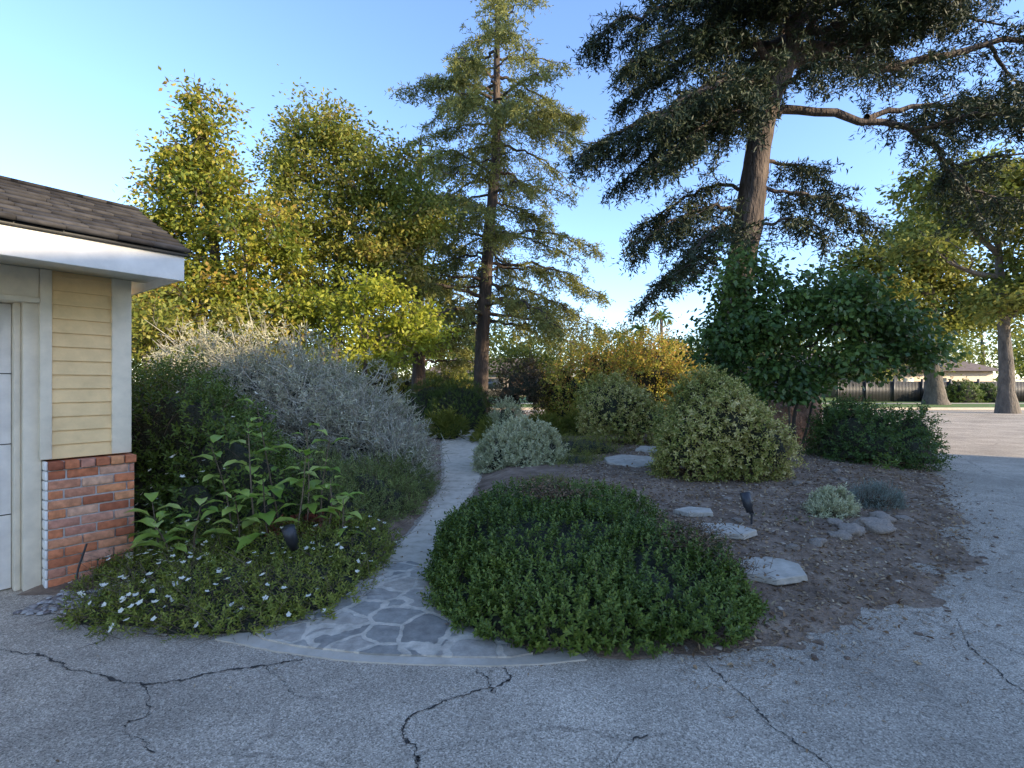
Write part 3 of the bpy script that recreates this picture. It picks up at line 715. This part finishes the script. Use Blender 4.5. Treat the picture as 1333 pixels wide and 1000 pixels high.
# large cedar at right
tk = [(5.6,13,-.1), (5.8,13,3.5), (6.18,13,5.95), (6.4,13,7.55), (6.7,13,8.95), (7.15,13,9.9), (7.5,13,11.5), (7.6,13,13.5), (7.8,13,17)]
br = [
 ([(7.1,13,9.75),(7.9,12.9,10.0),(8.7,12.8,9.75),(10.1,12.7,9.8),(11.9,12.6,10.15),(13.6,12.6,10.5),(16,12.5,10.9)], .17, .35, .6),
 ([(7.2,13,10.2),(8.5,13.1,10.45),(9.7,13.2,11.15),(10.9,13.3,11.5),(13.5,13.5,12.2)], .16, .25, 1.1),
 ([(6.6,13,8.6),(7.2,12.9,8.6),(8.3,12.8,8.5),(9.7,12.8,8.15),(10.6,12.7,7.75),(11.0,12.7,7.2),(11.6,12.7,7.15),(13.8,12.6,7.5)], .13, .35, .6),
 ([(9.1,12.8,8.4),(10.6,12.7,8.6),(12.2,12.9,8.9),(14.5,13,9.3)], .08, .15, 1.5),
 ([(10.2,12.7,8.0),(11.3,12.3,8.2),(12.6,12.0,8.0),(13.6,11.8,7.5)], .06, .15, 1.4),
 ([(6.9,13,9.3),(5.6,12.6,9.3),(4.0,12.2,8.4),(2.4,12,7.5),(1.6,11.9,6.9)], .11, .08, 1.8),
 ([(6.8,13,8.9),(5.3,13.2,8.7),(3.9,13.4,7.8),(2.8,13.5,6.9)], .09, .08, 1.7),
 ([(6.9,13,9.2),(5.6,12.0,8.9),(4.3,11.3,8.2),(3.2,11,7.4)], .09, .08, 1.5),
 ([(7.0,13,9.9),(5.4,12.4,10.3),(3.6,11.9,9.7),(2.6,11.6,8.9)], .11, .08, 1.6),
 ([(7.3,13,11),(5.0,13,11.5),(3.2,13,11.1),(2.0,13,10.4)], .12, .08, 1.6),
 ([(7.2,13,10.4),(5.6,13.6,10.7),(4.0,14,10.2),(3.0,14.2,9.4)], .10, .08, 1.5),
 ([(7.3,13,10.8),(5.8,12.0,11.2),(4.4,11.3,10.9),(3.4,10.9,10.2)], .10, .08, 1.5),
 ([(7.1,13,9.7),(5.9,14,9.9),(4.6,14.8,9.4),(3.4,15.2,8.6)], .09, .08, 1.2),
 ([(6.7,13,8.8),(5.4,12.2,8.2),(4.2,11.6,7.3),(3.2,11.3,6.5)], .08, .1, 1.7),
 ([(6.1,13,5.9),(5.1,12.8,6.1),(3.9,12.6,5.6),(3.0,12.5,4.9)], .06, .1, 1.9),
 ([(6.2,13,6.6),(5.3,13.3,6.8),(4.2,13.6,6.3),(3.4,13.8,5.8)], .06, .1, 1.7),
 ([(5.9,13,4.6),(4.9,12.9,4.8),(3.9,12.9,4.2),(3.2,12.9,3.6)], .05, .1, 1.6),
 ([(6.0,13,5.2),(5.2,12.2,5.4),(4.4,11.6,4.9),(3.9,11.2,4.2)], .05, .1, 1.5),
 ([(6.3,13,6.6),(7.3,12.9,6.5),(8.3,12.8,6.2),(9.3,12.8,5.7)], .06, .12, 1.8),
 ([(6.4,13,7.4),(7.6,13.4,7.4),(8.8,13.6,7.0)], .06, .15, 1.6),
 ([(6.2,13,5.6),(7.1,12.6,5.7),(8.1,12.4,5.2)], .05, .2, 1.5),
 ([(6.8,13,9.1),(7.4,12.0,9.3),(8.0,11.0,8.8)], .07, .15, 1.5),
 ([(7.3,13,10.8),(7.2,11.8,11.6),(7.0,10.6,11.4),(6.8,9.8,10.8)], .1, .12, 1.6),
 ([(7.3,13,10.8),(8.4,12,11.9),(9.8,11.4,11.9),(11,11,11.2)], .1, .12, 1.8),
 ([(7.2,13,10.4),(8.0,12.2,10.9),(9.0,11.6,10.9),(10,11.2,10.4)], .08, .12, 1.7),
 ([(7.3,13,10.6),(8.6,13.8,11.3),(10,14.2,11.3),(11.5,14.5,10.7)], .08, .12, 1.7),
 ([(7.2,13,10.3),(6.4,12.0,10.9),(5.6,11.2,11.0),(5.0,10.6,10.6)], .08, .12, 1.6),
 ([(8.7,12.8,9.9),(9.5,12.2,10.4),(10.5,11.8,10.3)], .05, .1, 1.6),
 ([(11.0,12.7,7.2),(11.5,12.5,6.4),(12.4,12.4,6.1),(13.5,12.4,6.2)], .05, .1, 1.4),
 ([(11.4,12.7,8.7),(12.2,12.2,8.2),(13.2,12.0,7.4)], .05, .1, 1.4),
 ([(12,12.6,10.1),(12.6,12.5,9.2),(13.4,12.4,8.6)], .05, .2, 1.3)]
br += auto_branches(tk, 10.4, 16.8, ([10,13,17], [5.6,4.4,1.2]), 30, r=.08, t0=.15, dn=1.1)
cedar('cedar_tree', tk, .40, br, ML_cedd, dens=11, tw=13, nk=6, nl=.155, nw=.031, top_r=.10, hang=.7, tlen=(.15,.6), bcap=1.7)

broadleaf('maple_tree', [(-7.9,13.6,-.1), (-7.8,13.5,2), (-8.0,13.5,4.5), (-8.2,13.5,7), (-8.3,13.5,8.6)], .20,
    [(-8.35,13.5,8.3,.75,.8,1.6), (-8.2,13.5,6.6,1.45,1.3,1.2), (-9.4,13.4,5.5,1.1,1.1,1.1), (-9.0,13.4,7.3,.7,.8,.9), (-6.9,13.3,5.3,1.4,1.3,1.3), (-8.2,13.2,4.0,2.1,1.5,1.2), (-9.6,13,3.3,1.1,1.2,1.1), (-6.4,13.2,3.3,1.5,1.2,1.0)],
    ML_maple, M_bark2, 620, 62, .14, .08, clr=.42, sub=11, gather=.75)
broadleaf('ash_tree', [(-5.7,16.2,-.1), (-5.75,16.2,3), (-5.6,16.2,6), (-5.5,16.2,8.5)], .22,
    [(-5.9,16.2,9.3,1.5,1.5,1.5), (-4.4,16.2,8.1,1.5,1.6,1.4), (-7.3,16.2,9.0,.9,1.2,1.6), (-6.3,16,6.6,2.2,1.8,1.6), (-4.0,16,5.8,1.7,1.6,1.5), (-3.1,16.3,7.0,1.1,1.2,1.3), (-6.4,15.6,4.6,1.9,1.5,1.3)],
    ML_olive, M_bark2, 760, 62, .14, .08, clr=.45, sub=11, gather=.75)
broadleaf('yellow_leaf_tree', [(-3.9,13.2,-.1), (-3.9,13.2,1.6), (-3.8,13.2,3)], .10,
    [(-5.0,13.2,3.4,1.2,1.0,.8), (-3.7,13.0,3.7,1.2,1.0,.8), (-2.6,13.6,3.2,1.0,1.0,.8), (-3.6,13.2,2.6,1.6,1.0,.7)], ML_yellow, M_bark2, 160, 50, .13, .08, clr=.38)
broadleaf('understorey_tree', [(-8.0,11,-.1), (-8.0,11,1.6), (-8.2,11,2.6)], .10,
    [(-9.2,11.0,3.2,1.3,1.2,1.1), (-7.8,10.8,2.8,1.4,1.2,1.1), (-6.4,11.4,2.3,1.5,1.2,1.1), (-10.5,12,2.6,1.4,1.4,1.8)], ML_olive, M_bark2, 300, 52, .12, .065, clr=.4)
e = broadleaf('small_green_tree', [(6.15,10.8,-.05), (6.1,10.8,.8), (6.3,10.7,1.7), (6.4,10.6,2.8)], .05,
    [(6.3,10.5,3.2,1.3,1.1,.9), (5.0,10.4,2.7,1.0,.9,.9), (7.7,10.5,2.75,1.0,.9,.7), (8.4,10.5,2.3,.6,.7,.45), (4.8,10.6,3.8,.6,.6,.8), (6.9,10.3,2.0,1.0,.8,.5), (5.3,10.2,1.8,.9,.7,.65), (4.4,10.4,2.1,.5,.6,.5), (7.2,10.3,3.4,.7,.6,.5), (6.0,10.2,1.6,.5,.5,.4)], ML_tree, M_bark2, 330, 56, .125, .09, clr=.36, sub=7, droop=.5, gather=.85)
T = Acc()
tube(T, spline([(6.2,10.8,-.05),(6.38,10.75,.7),(6.5,10.7,1.3),(6.95,10.6,2.0)], 12), np.linspace(.032,.018,12), 7, .08); tube(T, spline([(6.1,10.8,-.05),(5.98,10.75,.6),(5.9,10.7,1.2),(5.4,10.6,2.0)], 12), np.linspace(.028,.015,12), 7, .08)
T.build('stems', M_bark2, e, True)
broadleaf('sycamore_tree', [(29.7,35,-.1), (29.5,35,3), (29.4,35,7), (29.2,35,11)], .6,
    [(28.8,35,10.2,3.8,3.5,3.2), (25.8,35,7.4,2.8,2.8,2.2), (32.4,35,7.4,3,3,2.2), (29.5,35,13,2.4,2.4,2), (28,34.5,5.5,3.2,2.5,1.5), (24.6,35,10,2,2,1.6), (23.2,35,6.5,2,2,1.6)], ML_far, M_bark2, 560, 50, .32, .2, clr=.95)
broadleaf('oak_tree', [(26.3,26.5,-.1), (26.2,26.5,3), (26,26.5,6), (25.8,26.5,9)], .38,
    [(25.2,26.3,11,3.2,3,2.3), (28.5,26.3,8,3.2,3,2.8), (22.6,26.3,12,2.2,2.2,1.5), (28,26.3,12,3,3,2.4), (26.5,26,5.8,2.6,2,1.3), (21.6,26.5,9,1.5,1.5,1.2)], ML_far, M_bark2, 560, 50, .26, .16, clr=.75)

def tree_row(name, items, mat_, L=.45, W=.3, per=2200):
    e = empty(name); A = Acc(); T = Acc()
    for (x, y, hgt, w) in items:
        tube(T, [(x, y, 0), (x+.2, y, hgt*.5), (x, y, hgt*.8)], [.35, .25, .1], 6)
        n = 46
        C = np.array([x, y, hgt*.58])+rnd(n)*(rng.random(n)**.4)[:, None]*np.array([w, w*.7, hgt*.42])
        P = (C[:, None]+rng.normal(size=(n, per//n, 3))*np.array([.8, .8, .5])*w*.2).reshape(-1, 3); N = len(P)
        leaf_quads(A, P, nrm(rnd(N)+[0,0,-.2]), nrm(UP+rnd(N)*.8), L*rng.uniform(.7, 1.3, N), W*rng.uniform(.7, 1.3, N), np.clip(rng.random()*.5+np.repeat(rng.random(n), per//n)*.3+rng.random(N)*.25, 0, 1), False)
    T.build('trunks', M_bark2, e); A.build('foliage', mat_, e)
its = []
for x in np.arange(-75, 95, 6.5):
    its.append((x+rng.uniform(-2, 2), rng.uniform(62, 78), rng.uniform(6.5, 11), rng.uniform(4, 6)))
tree_row('distant_tree_row', its, ML_far, per=1800)
its = [(-22,30,8,4), (-17,29,7,4), (-12,31,8,4), (-8,33,6.5,3.5), (-3,40,7.5,3.5), (1.5,42,6,3), (10,44,6.5,3.2), (16,45,7,3.5), (21,43,7,3), (13.5,40,5,2.5), (33,47,8,4),(42,50,10,5),(25,52,10,5)]
tree_row('garden_tree_row', its, ML_far, .28, .18, 3000)
bush('boundary_hedge', [((x, 25.5+rng.uniform(-.6, .6), .2), (1.6, 1.0, rng.uniform(1.6, 2.8))) for x in np.arange(-17, -1.5, 2.0)], ML_olive, 7, .3, .13, .07, 38, lmp=.25, thick=.4)
e = empty('palm_tree'); A = Acc(); T = Acc()
for (x, y, hgt) in ((21.5,72,11.2), (19,74,9.5)):
    tube(T, [(x,y,0), (x+.2,y,hgt*.5), (x,y,hgt)], [.3,.22,.2], 8)
    n = 40; d = rnd(n); P = np.repeat([[x,y,hgt]], n, 0).astype(float)
    Q = P+d*[1,1,.8]*1.0; leaf_quads(A, P, d+[0,0,.2], rnd(n), 1.3, .35, rng.random(n)); leaf_quads(A, Q, d+[0,0,-.9], rnd(n), 1.2, .35, rng.random(n))
A.build('fronds', ML_mid, e); T.build('trunk', M_bark2, e)

# ------------------------------------------------------------------ neighbour house, fence, car
M_tan = plain('tan_stucco_mat', (.42,.34,.27), .8); M_roofb = noise_mat('brown_roof_mat', [(.3, (.10,.07,.055)), (.7, (.2,.15,.12))], scale=3, bump=.5)
nh = empty('neighbour_house', (38, 54, 0))
boxes('walls', [(-12, 14, 0, 9, .1, 3.0), (-3, 5, -2.5, -.01, .1, 2.8)], M_tan, nh)
poly_mesh('roof', [(-12.8,-.8,2.95),(14.8,-.8,2.95),(11,4.5,5.2),(-9,4.5,5.2),(-12.8,9.8,2.95),(14.8,9.8,2.95)], [(0,1,2,3),(3,2,5,4),(0,3,4),(1,5,2),(0,4,5,1)], M_roofb, nh)
poly_mesh('porch_roof', [(-3.6,-3.2,2.79),(5.6,-3.2,2.79),(5.6,-.3,2.79),(-3.6,-.3,2.79),(1,-3.2,4.2),(1,2,4.2)], [(0,1,4),(1,2,5,4),(0,4,5,3)], M_roofb, nh)
boxes('windows', [(-10,-8,-.03,-.005,1,2.2),(-6.5,-4.5,-.03,-.005,1,2.2),(7,9,-.03,-.005,1,2.2),(-1,1,-2.53,-2.505,.9,2.1)], M_glass, nh)
boxes('door', [(2.4,3.4,-2.54,-2.505,.1,2.2)], M_white, nh)
nh2 = empty('neighbour_house', (-1, 58, 0))
boxes('walls', [(-9, 8, 0, 8, .1, 2.9)], M_tan, nh2)
poly_mesh('roof', [(-9.8,-.8,2.85),(8.8,-.8,2.85),(5,4,4.8),(-6,4,4.8),(-9.8,8.8,2.85),(8.8,8.8,2.85)], [(0,1,2,3),(3,2,5,4),(0,3,4),(1,5,2),(0,4,5,1)], M_roofb, nh2)
boxes('windows', [(-7,-5,-.03,-.005,1,2.2),(-2,0,-.03,-.005,1,2.2),(3,5,-.03,-.005,1,2.2)], M_glass, nh2)
fe = empty('iron_fence', (0, 0, 0))
pk = []
x = 26.0
while x < 44:
    pk.append((x, x+.09, 40, 40.03, .14, 1.75)); x += .115
boxes('pickets', pk, M_black, fe)
boxes('posts_and_rails', [(26, 44, 40.031, 40.08, .35, .42), (26, 44, 40.031, 40.08, 1.55, 1.62)]+[(p, p+.14, 39.9, 39.999, .1, 1.95) for p in np.arange(26, 44.1, 2.25)], M_black, fe)
boxes('garden_wall', [(40.5, 52, 38.6, 38.85, .1, .95), (46, 46.5, 38.4, 38.599, .1, 1.5)], M_brick, bevel=.02)
bush('round_hedge', [((35,38.8,.1),(1.2,1,1.7)), ((37.2,39,.1),(1.0,1,1.5)), ((33.5,39.2,.1),(.9,.8,1.2))], ML_mid, 7, .2, .14, .08, 40, lmp=.1)

def car(name, loc, rz, col):
    e = empty(name, loc, rz)
    Mb = plain('car_paint_mat', col, .25)
    prof = [(-2.2,.35),(-2.25,.75),(-2.1,.95),(-1.25,1.02),(-.65,1.42),(.75,1.45),(1.55,1.05),(2.15,.95),(2.25,.6),(2.2,.35)]
    V = []
    for s, wdt in ((-1, .88), (1, .88)):
        for (x, z) in prof: V.append((x, s*(wdt if z < 1.1 else .68), z))
    n = len(prof)
    F = [tuple(range(n)), tuple(range(2*n-1, n-1, -1))]+[(i, n+i, n+(i+1) % n, (i+1) % n) for i in range(n)]
    o = poly_mesh('body', V, F, Mb, e)
    m = o.modifiers.new('b', 'BEVEL'); m.width = .06; m.segments = 3
    gv = []; gf = []
    for s in (-1, 1):
        b = len(gv); gv += [(-1.05, s*.885, 1.06), (1.3, s*.885, 1.08), (.7, s*.72, 1.38), (-.6, s*.72, 1.36)]; gf.append((b, b+1, b+2, b+3))
    gv += [(-1.24,-.7,1.06),(-1.24,.7,1.06),(-.70,.6,1.40),(-.70,-.6,1.40),(1.50,-.7,1.11),(1.50,.7,1.11),(.82,.6,1.44),(.82,-.6,1.44)]
    gf += [(8,9,10,11),(12,13,14,15)]
    poly_mesh('windows', gv, gf, M_glass, e)
    T = Acc()
    for x in (-1.4, 1.4):
        for s in (-1, 1):
            tube(T, [(x, s*.70, .33), (x, s*.701, .33), (x, s*.91, .33), (x, s*.911, .33)], [.001, .33, .33, .001], 20)
    T.build('wheels', M_black, e)
    boxes('lights', [(-2.27,-2.2,-.75,-.45,.65,.8),(-2.27,-2.2,.45,.75,.65,.8),(2.2,2.27,-.75,-.45,.68,.82),(2.2,2.27,.45,.75,.68,.82)], M_white, e)
car('parked_car', (6.0, 52, .126), math.radians(8), (.25,.28,.33))

# ------------------------------------------------------------------ stones, rocks, lights
M_slab = noise_mat('slab_stone_mat', [(.3, (.30,.26,.20)), (.7, (.54,.47,.37))], scale=8, bump=.6, bscale=30)
M_rock = noise_mat('rock_mat', [(.3, (.18,.135,.10)), (.7, (.38,.31,.24))], scale=8, bump=.8, bscale=25)
M_redrock = noise_mat('red_rock_mat', [(.3, (.20,.10,.06)), (.7, (.44,.26,.17))], scale=5, bump=.9, bscale=15, dist=.04)
def H(x, y): return float(bed_h(np.array([x]), np.array([y]))[0])
def slab_stone(x, y, pts, th=.05, rot=0):
    n = len(pts)
    top = [(p[0], p[1], th/2+rng.uniform(-.004, .004)) for p in pts]
    V = top+[(p[0]*1.03, p[1]*1.03, -th/2) for p in top]
    o = poly_mesh('stepping_stone', V, [tuple(range(n)), tuple(range(2*n-1, n-1, -1))]+[(i, n+i, n+(i+1) % n, (i+1) % n) for i in range(n)], M_slab)
    o.location = (x, y, H(x, y)+.018); o.rotation_euler = (rng.uniform(-.03, .03), rng.uniform(-.03, .03), rot)
    md = o.modifiers.new('b', 'BEVEL'); md.width = .008; md.segments = 2
slab_stone(1.95, 4.75, [(-.32,.02),(-.26,-.10),(-.14,-.20),(.03,-.19),(.14,-.24),(.33,-.10),(.29,.05),(.20,.18),(.05,.17),(-.10,.24)])
slab_stone(1.98, 3.98, [(-.31,.14),(-.33,.02),(-.25,-.14),(-.02,-.28),(.12,-.24),(.26,-.19),(.33,.04),(.25,.13),(.06,.24),(-.12,.19)])
slab_stone(2.15, 8.9, [(-.52,-.12),(-.20,-.62),(.42,-.42),(.50,.30),(.05,.60),(-.40,.35)], rot=.2)
slab_stone(3.0, 10.4, [(-.45,-.1),(-.1,-.5),(.42,-.3),(.40,.35),(-.2,.45)])
slab_stone(1.95, 5.35, [(-.22,.0),(-.1,-.13),(.16,-.11),(.2,.06),(.0,.14)])
def rock(name, x, y, r, m, sink=.3, sq=.7):
    bm = bmesh.new(); bmesh.ops.create_icosphere(bm, subdivisions=4, radius=1)
    off = Vector((x*7.1, y*3.3, r*9))
    for v in bm.verts:
        d = mnoise.noise(v.co*1.1+off)*.45+mnoise.noise(v.co*3+off)*.14+mnoise.noise(v.co*8+off)*.05
        v.co *= 1+d
        v.co.z *= sq
    me = bpy.data.meshes.new(name); bm.to_mesh(me); bm.free(); me.materials.append(m)
    for p in me.polygons: p.use_smooth = True
    o = bpy.data.objects.new(name, me); COL.objects.link(o)
    o.scale = (r, r*.85, r); o.location = (x, y, H(x, y)+r*sq*(1-sink*2)); o.rotation_euler = (0, 0, x*5)
for (x, y, r) in ((3.1,4.72,.10), (3.62,5.0,.15), (3.95,5.35,.13), (3.3,5.1,.08), (2.75,4.5,.08), (3.3,4.5,.05), (4.3,5.5,.09), (2.45,4.35,.05), (2.3,5.1,.06), (3.0,6.3,.05), (4.0,7.0,.07), (4.9,7.4,.06), (3.3,4.85,.12), (2.6,6.0,.05), (5.2,8.0,.08), (4.5,6.6,.05)):
    rock('rock', x, y, r, M_rock, .42, .55)
rock('boulder', 6.5, 11.9, .78, M_redrock, .12, .9)
rock('boulder', 7.45, 12.2, .34, M_redrock, .2, .8)
def spot(x, y, yaw):
    e = empty('landscape_spotlight', (x, y, H(x, y)), yaw)
    T = Acc()
    tube(T, [(0,0,-.05),(0,0,.12)], [.010,.010], 10)
    tube(T, [(0,.0,.11),(0,.0,.13)], [.022,.022], 10)
    a = np.array([0, 0.02, .12]); d = nrm(np.array([0, .35, 1.0])); L = .20
    tube(T, [a, a+d*.002, a+d*.05, a+d*.06, a+d*L, a+d*(L+.001), a+d*(L-.03), a+d*(L-.031)], [.002,.032,.036,.045,.050,.044,.040,.001], 20)
    T.build('lamp_body', M_black, e)
spot(2.40, 5.0, .4); spot(-1.72, 3.98, 2.8)

e = empty('garden_spigot', (-3.05, 3.98, 0)); T = Acc()
tube(T, [(0,0,0),(0,0,.17)], [.018,.018], 12); tube(T, [(0,0,.165),(0,0,.20)], [.026,.026], 12); tube(T, [(0,0,.13),(.09,-.03,.13)], [.016,.016], 10)
T.build('pipe', M_conc, e)
T = Acc(); tube(T, spline([(-3.22,3.78,.34),(-3.26,3.74,.12),(-3.2,3.70,.03),(-3.05,3.62,.03),(-2.9,3.7,.04)], 30), np.full(30, .007), 8)
T.build('garden_hose', M_black)
def pebbles(name, P, r, m):
    n = len(P); c = np.array([(1,1,.6),(-1,1,.6),(-1,-1,.6),(1,-1,.6),(1.35,1.35,0),(-1.35,1.35,0),(-1.35,-1.35,0),(1.35,-1.35,0)])
    an = rng.random(n)*6.28; sx = rng.uniform(.7, 1.3, n)
    ca, sa = np.cos(an)[:, None], np.sin(an)[:, None]
    X = c[None, :, 0]*sx[:, None]+rng.uniform(-.25, .25, (n, 8)); Y = c[None, :, 1]/sx[:, None]+rng.uniform(-.25, .25, (n, 8)); Z = np.repeat(c[None, :, 2], n, 0)+rng.uniform(-.15, .15, (n, 8))
    V = np.stack([(X*ca-Y*sa)*r[:, None], (X*sa+Y*ca)*r[:, None], Z*r[:, None]], -1)*.7+P[:, None]
    b = np.arange(n)[:, None]*8
    F = np.concatenate([b+np.array([q]) for q in ((0,1,2,3),(0,4,5,1),(1,5,6,2),(2,6,7,3),(3,7,4,0))])
    return fast_mesh(name, V.reshape(-1, 3), F, m, v=np.repeat(rng.random(n), 8))
M_peb = attr_mat('pebble_mat', [(.16,.13,.12), (.34,.30,.26), (.5,.46,.41)], rough=.8)
n = 260; x = rng.uniform(-3.35, -2.75, n); y = rng.uniform(3.35, 3.72, n)
pebbles('pebbles', np.stack([x, y, np.maximum(bed_h(x, y), 0)+.008], 1), rng.uniform(.008, .024, n), M_peb)
n = 6500; x = rng.uniform(1.0, 8.5, n); y = rng.uniform(2.8, 12, n)
sd = sdist(x, y, EDGE); k = (sd > 0) | (rng.random(n) < np.exp(np.minimum(sd, 0)*5)*.7); x, y = x[k], y[k]
pebbles('mulch_clods', np.stack([x, y, np.maximum(bed_h(x, y), 0)+.004], 1), rng.uniform(.005, .024, len(x))*rng.uniform(.4, 1, len(x)), attr_mat('clod_mat', [(.10,.06,.04), (.25,.175,.12), (.48,.39,.29)], rough=.95))
n = 900; x = rng.uniform(-4, 5, n); y = rng.uniform(1.8, 3.6, n)
k = sdist(x, y, EDGE) < -.01; k &= rng.random(n) < np.exp(sdist(x, y, EDGE)*3)
pebbles('gravel_grit', np.stack([x[k], y[k], np.full(k.sum(), .003)], 1), rng.uniform(.002, .005, k.sum()), M_peb)

A = Acc()
n = 23000; x = rng.uniform(.9, 8.5, n); y = rng.uniform(2.7, 12.5, n); sd = sdist(x, y, EDGE)
k = (sd > -.02) | (rng.random(n) < np.exp(np.minimum(sd, 0)*7)*.5); x, y = x[k], y[k]; n = len(x)
P = np.stack([x, y, np.maximum(bed_h(x, y), .003)+.008], 1)
leaf_quads(A, P, nrm(rnd(n)*[1,1,.35]), UP+rnd(n)*.5, rng.uniform(.02, .06, n), rng.uniform(.010, .028, n), rng.random(n)**1.3, True)
n = 90000; x = rng.uniform(.9, 9, n); y = rng.uniform(2.3, 10.0, n); sd = sdist(x, y, EDGE)
k = (sd < 1.0) & ((sd > -.05) | (rng.random(n) < np.exp(np.minimum(sd, 0)*3.5)*.9)); x, y = x[k], y[k]; n = len(x)
P = np.stack([x, y, np.maximum(bed_h(x, y), .003)+.005], 1)
leaf_quads(A, P, nrm(rnd(n)*[1,1,.12]), UP+rnd(n)*.3, rng.uniform(.02, .06, n), .005, rng.random(n)*.6, False)
n = 1300; x = rng.uniform(-3.2, -.3, n); y = rng.uniform(3.1, 8.0, n); k = (abs(sdist(x, y, PATHPOLY)) < .14); x, y = x[k], y[k]; n = len(x)
leaf_quads(A, np.stack([x, y, np.full(n, .028)], 1), nrm(rnd(n)*[1,1,.3]), UP+rnd(n)*.4, .03, .014, rng.random(n), True)
n = 180; x = rng.uniform(-4, 6, n); y = rng.uniform(1.7, 6, n); k = sdist(x, y, EDGE) < -.02; x, y = x[k], y[k]; n = len(x)
leaf_quads(A, np.stack([x, y, np.full(n, .008)], 1), nrm(rnd(n)*[1,1,.3]), UP+rnd(n)*.4, .022, .010, rng.random(n), True)
A.build('leaf_litter', ML_dry)

# ------------------------------------------------------------------ light, sky, camera
AZ, EL = 117, 17.5
w = bpy.data.worlds.new('World'); S.world = w; w.use_nodes = True
nt = w.node_tree; sky = nt.nodes.new('ShaderNodeTexSky'); sky.sky_type = 'NISHITA'; sky.sun_disc = False
sky.sun_elevation = math.radians(EL); sky.sun_rotation = math.radians(AZ)
sky.air_density = 1.0; sky.dust_density = .4; sky.ozone_density = 3.5
tint = nt.nodes.new('ShaderNodeMixRGB'); tint.blend_type = 'MULTIPLY'; tint.inputs[0].default_value = 1; tint.inputs[2].default_value = (.97, .92, .99, 1)
nt.links.new(sky.outputs[0], tint.inputs[1])
nt.links.new(tint.outputs[0], nt.nodes['Background'].inputs[0]); nt.nodes['Background'].inputs[1].default_value = .52
ld = bpy.data.lights.new('sun', 'SUN'); ld.energy = 9; ld.angle = math.radians(.5); ld.color = (1, .82, .56)
lo = bpy.data.objects.new('sun', ld); COL.objects.link(lo)
a = math.radians(AZ); el = math.radians(EL)
dv = Vector((math.sin(a)*math.cos(el), math.cos(a)*math.cos(el), math.sin(el)))
lo.rotation_euler = dv.to_track_quat('Z', 'Y').to_euler(); lo.location = dv*40
cd = bpy.data.cameras.new('camera'); cd.lens = 17.55; cd.sensor_width = 36; cd.clip_end = 2000; cd.clip_start = .05
co = bpy.data.objects.new('camera', cd); COL.objects.link(co); co.location = (0, 0, 1.55); co.rotation_euler = (math.radians(90), 0, 0)
S.camera = co
S.view_settings.view_transform = 'Standard'; S.view_settings.look = 'None'; S.view_settings.exposure = 0
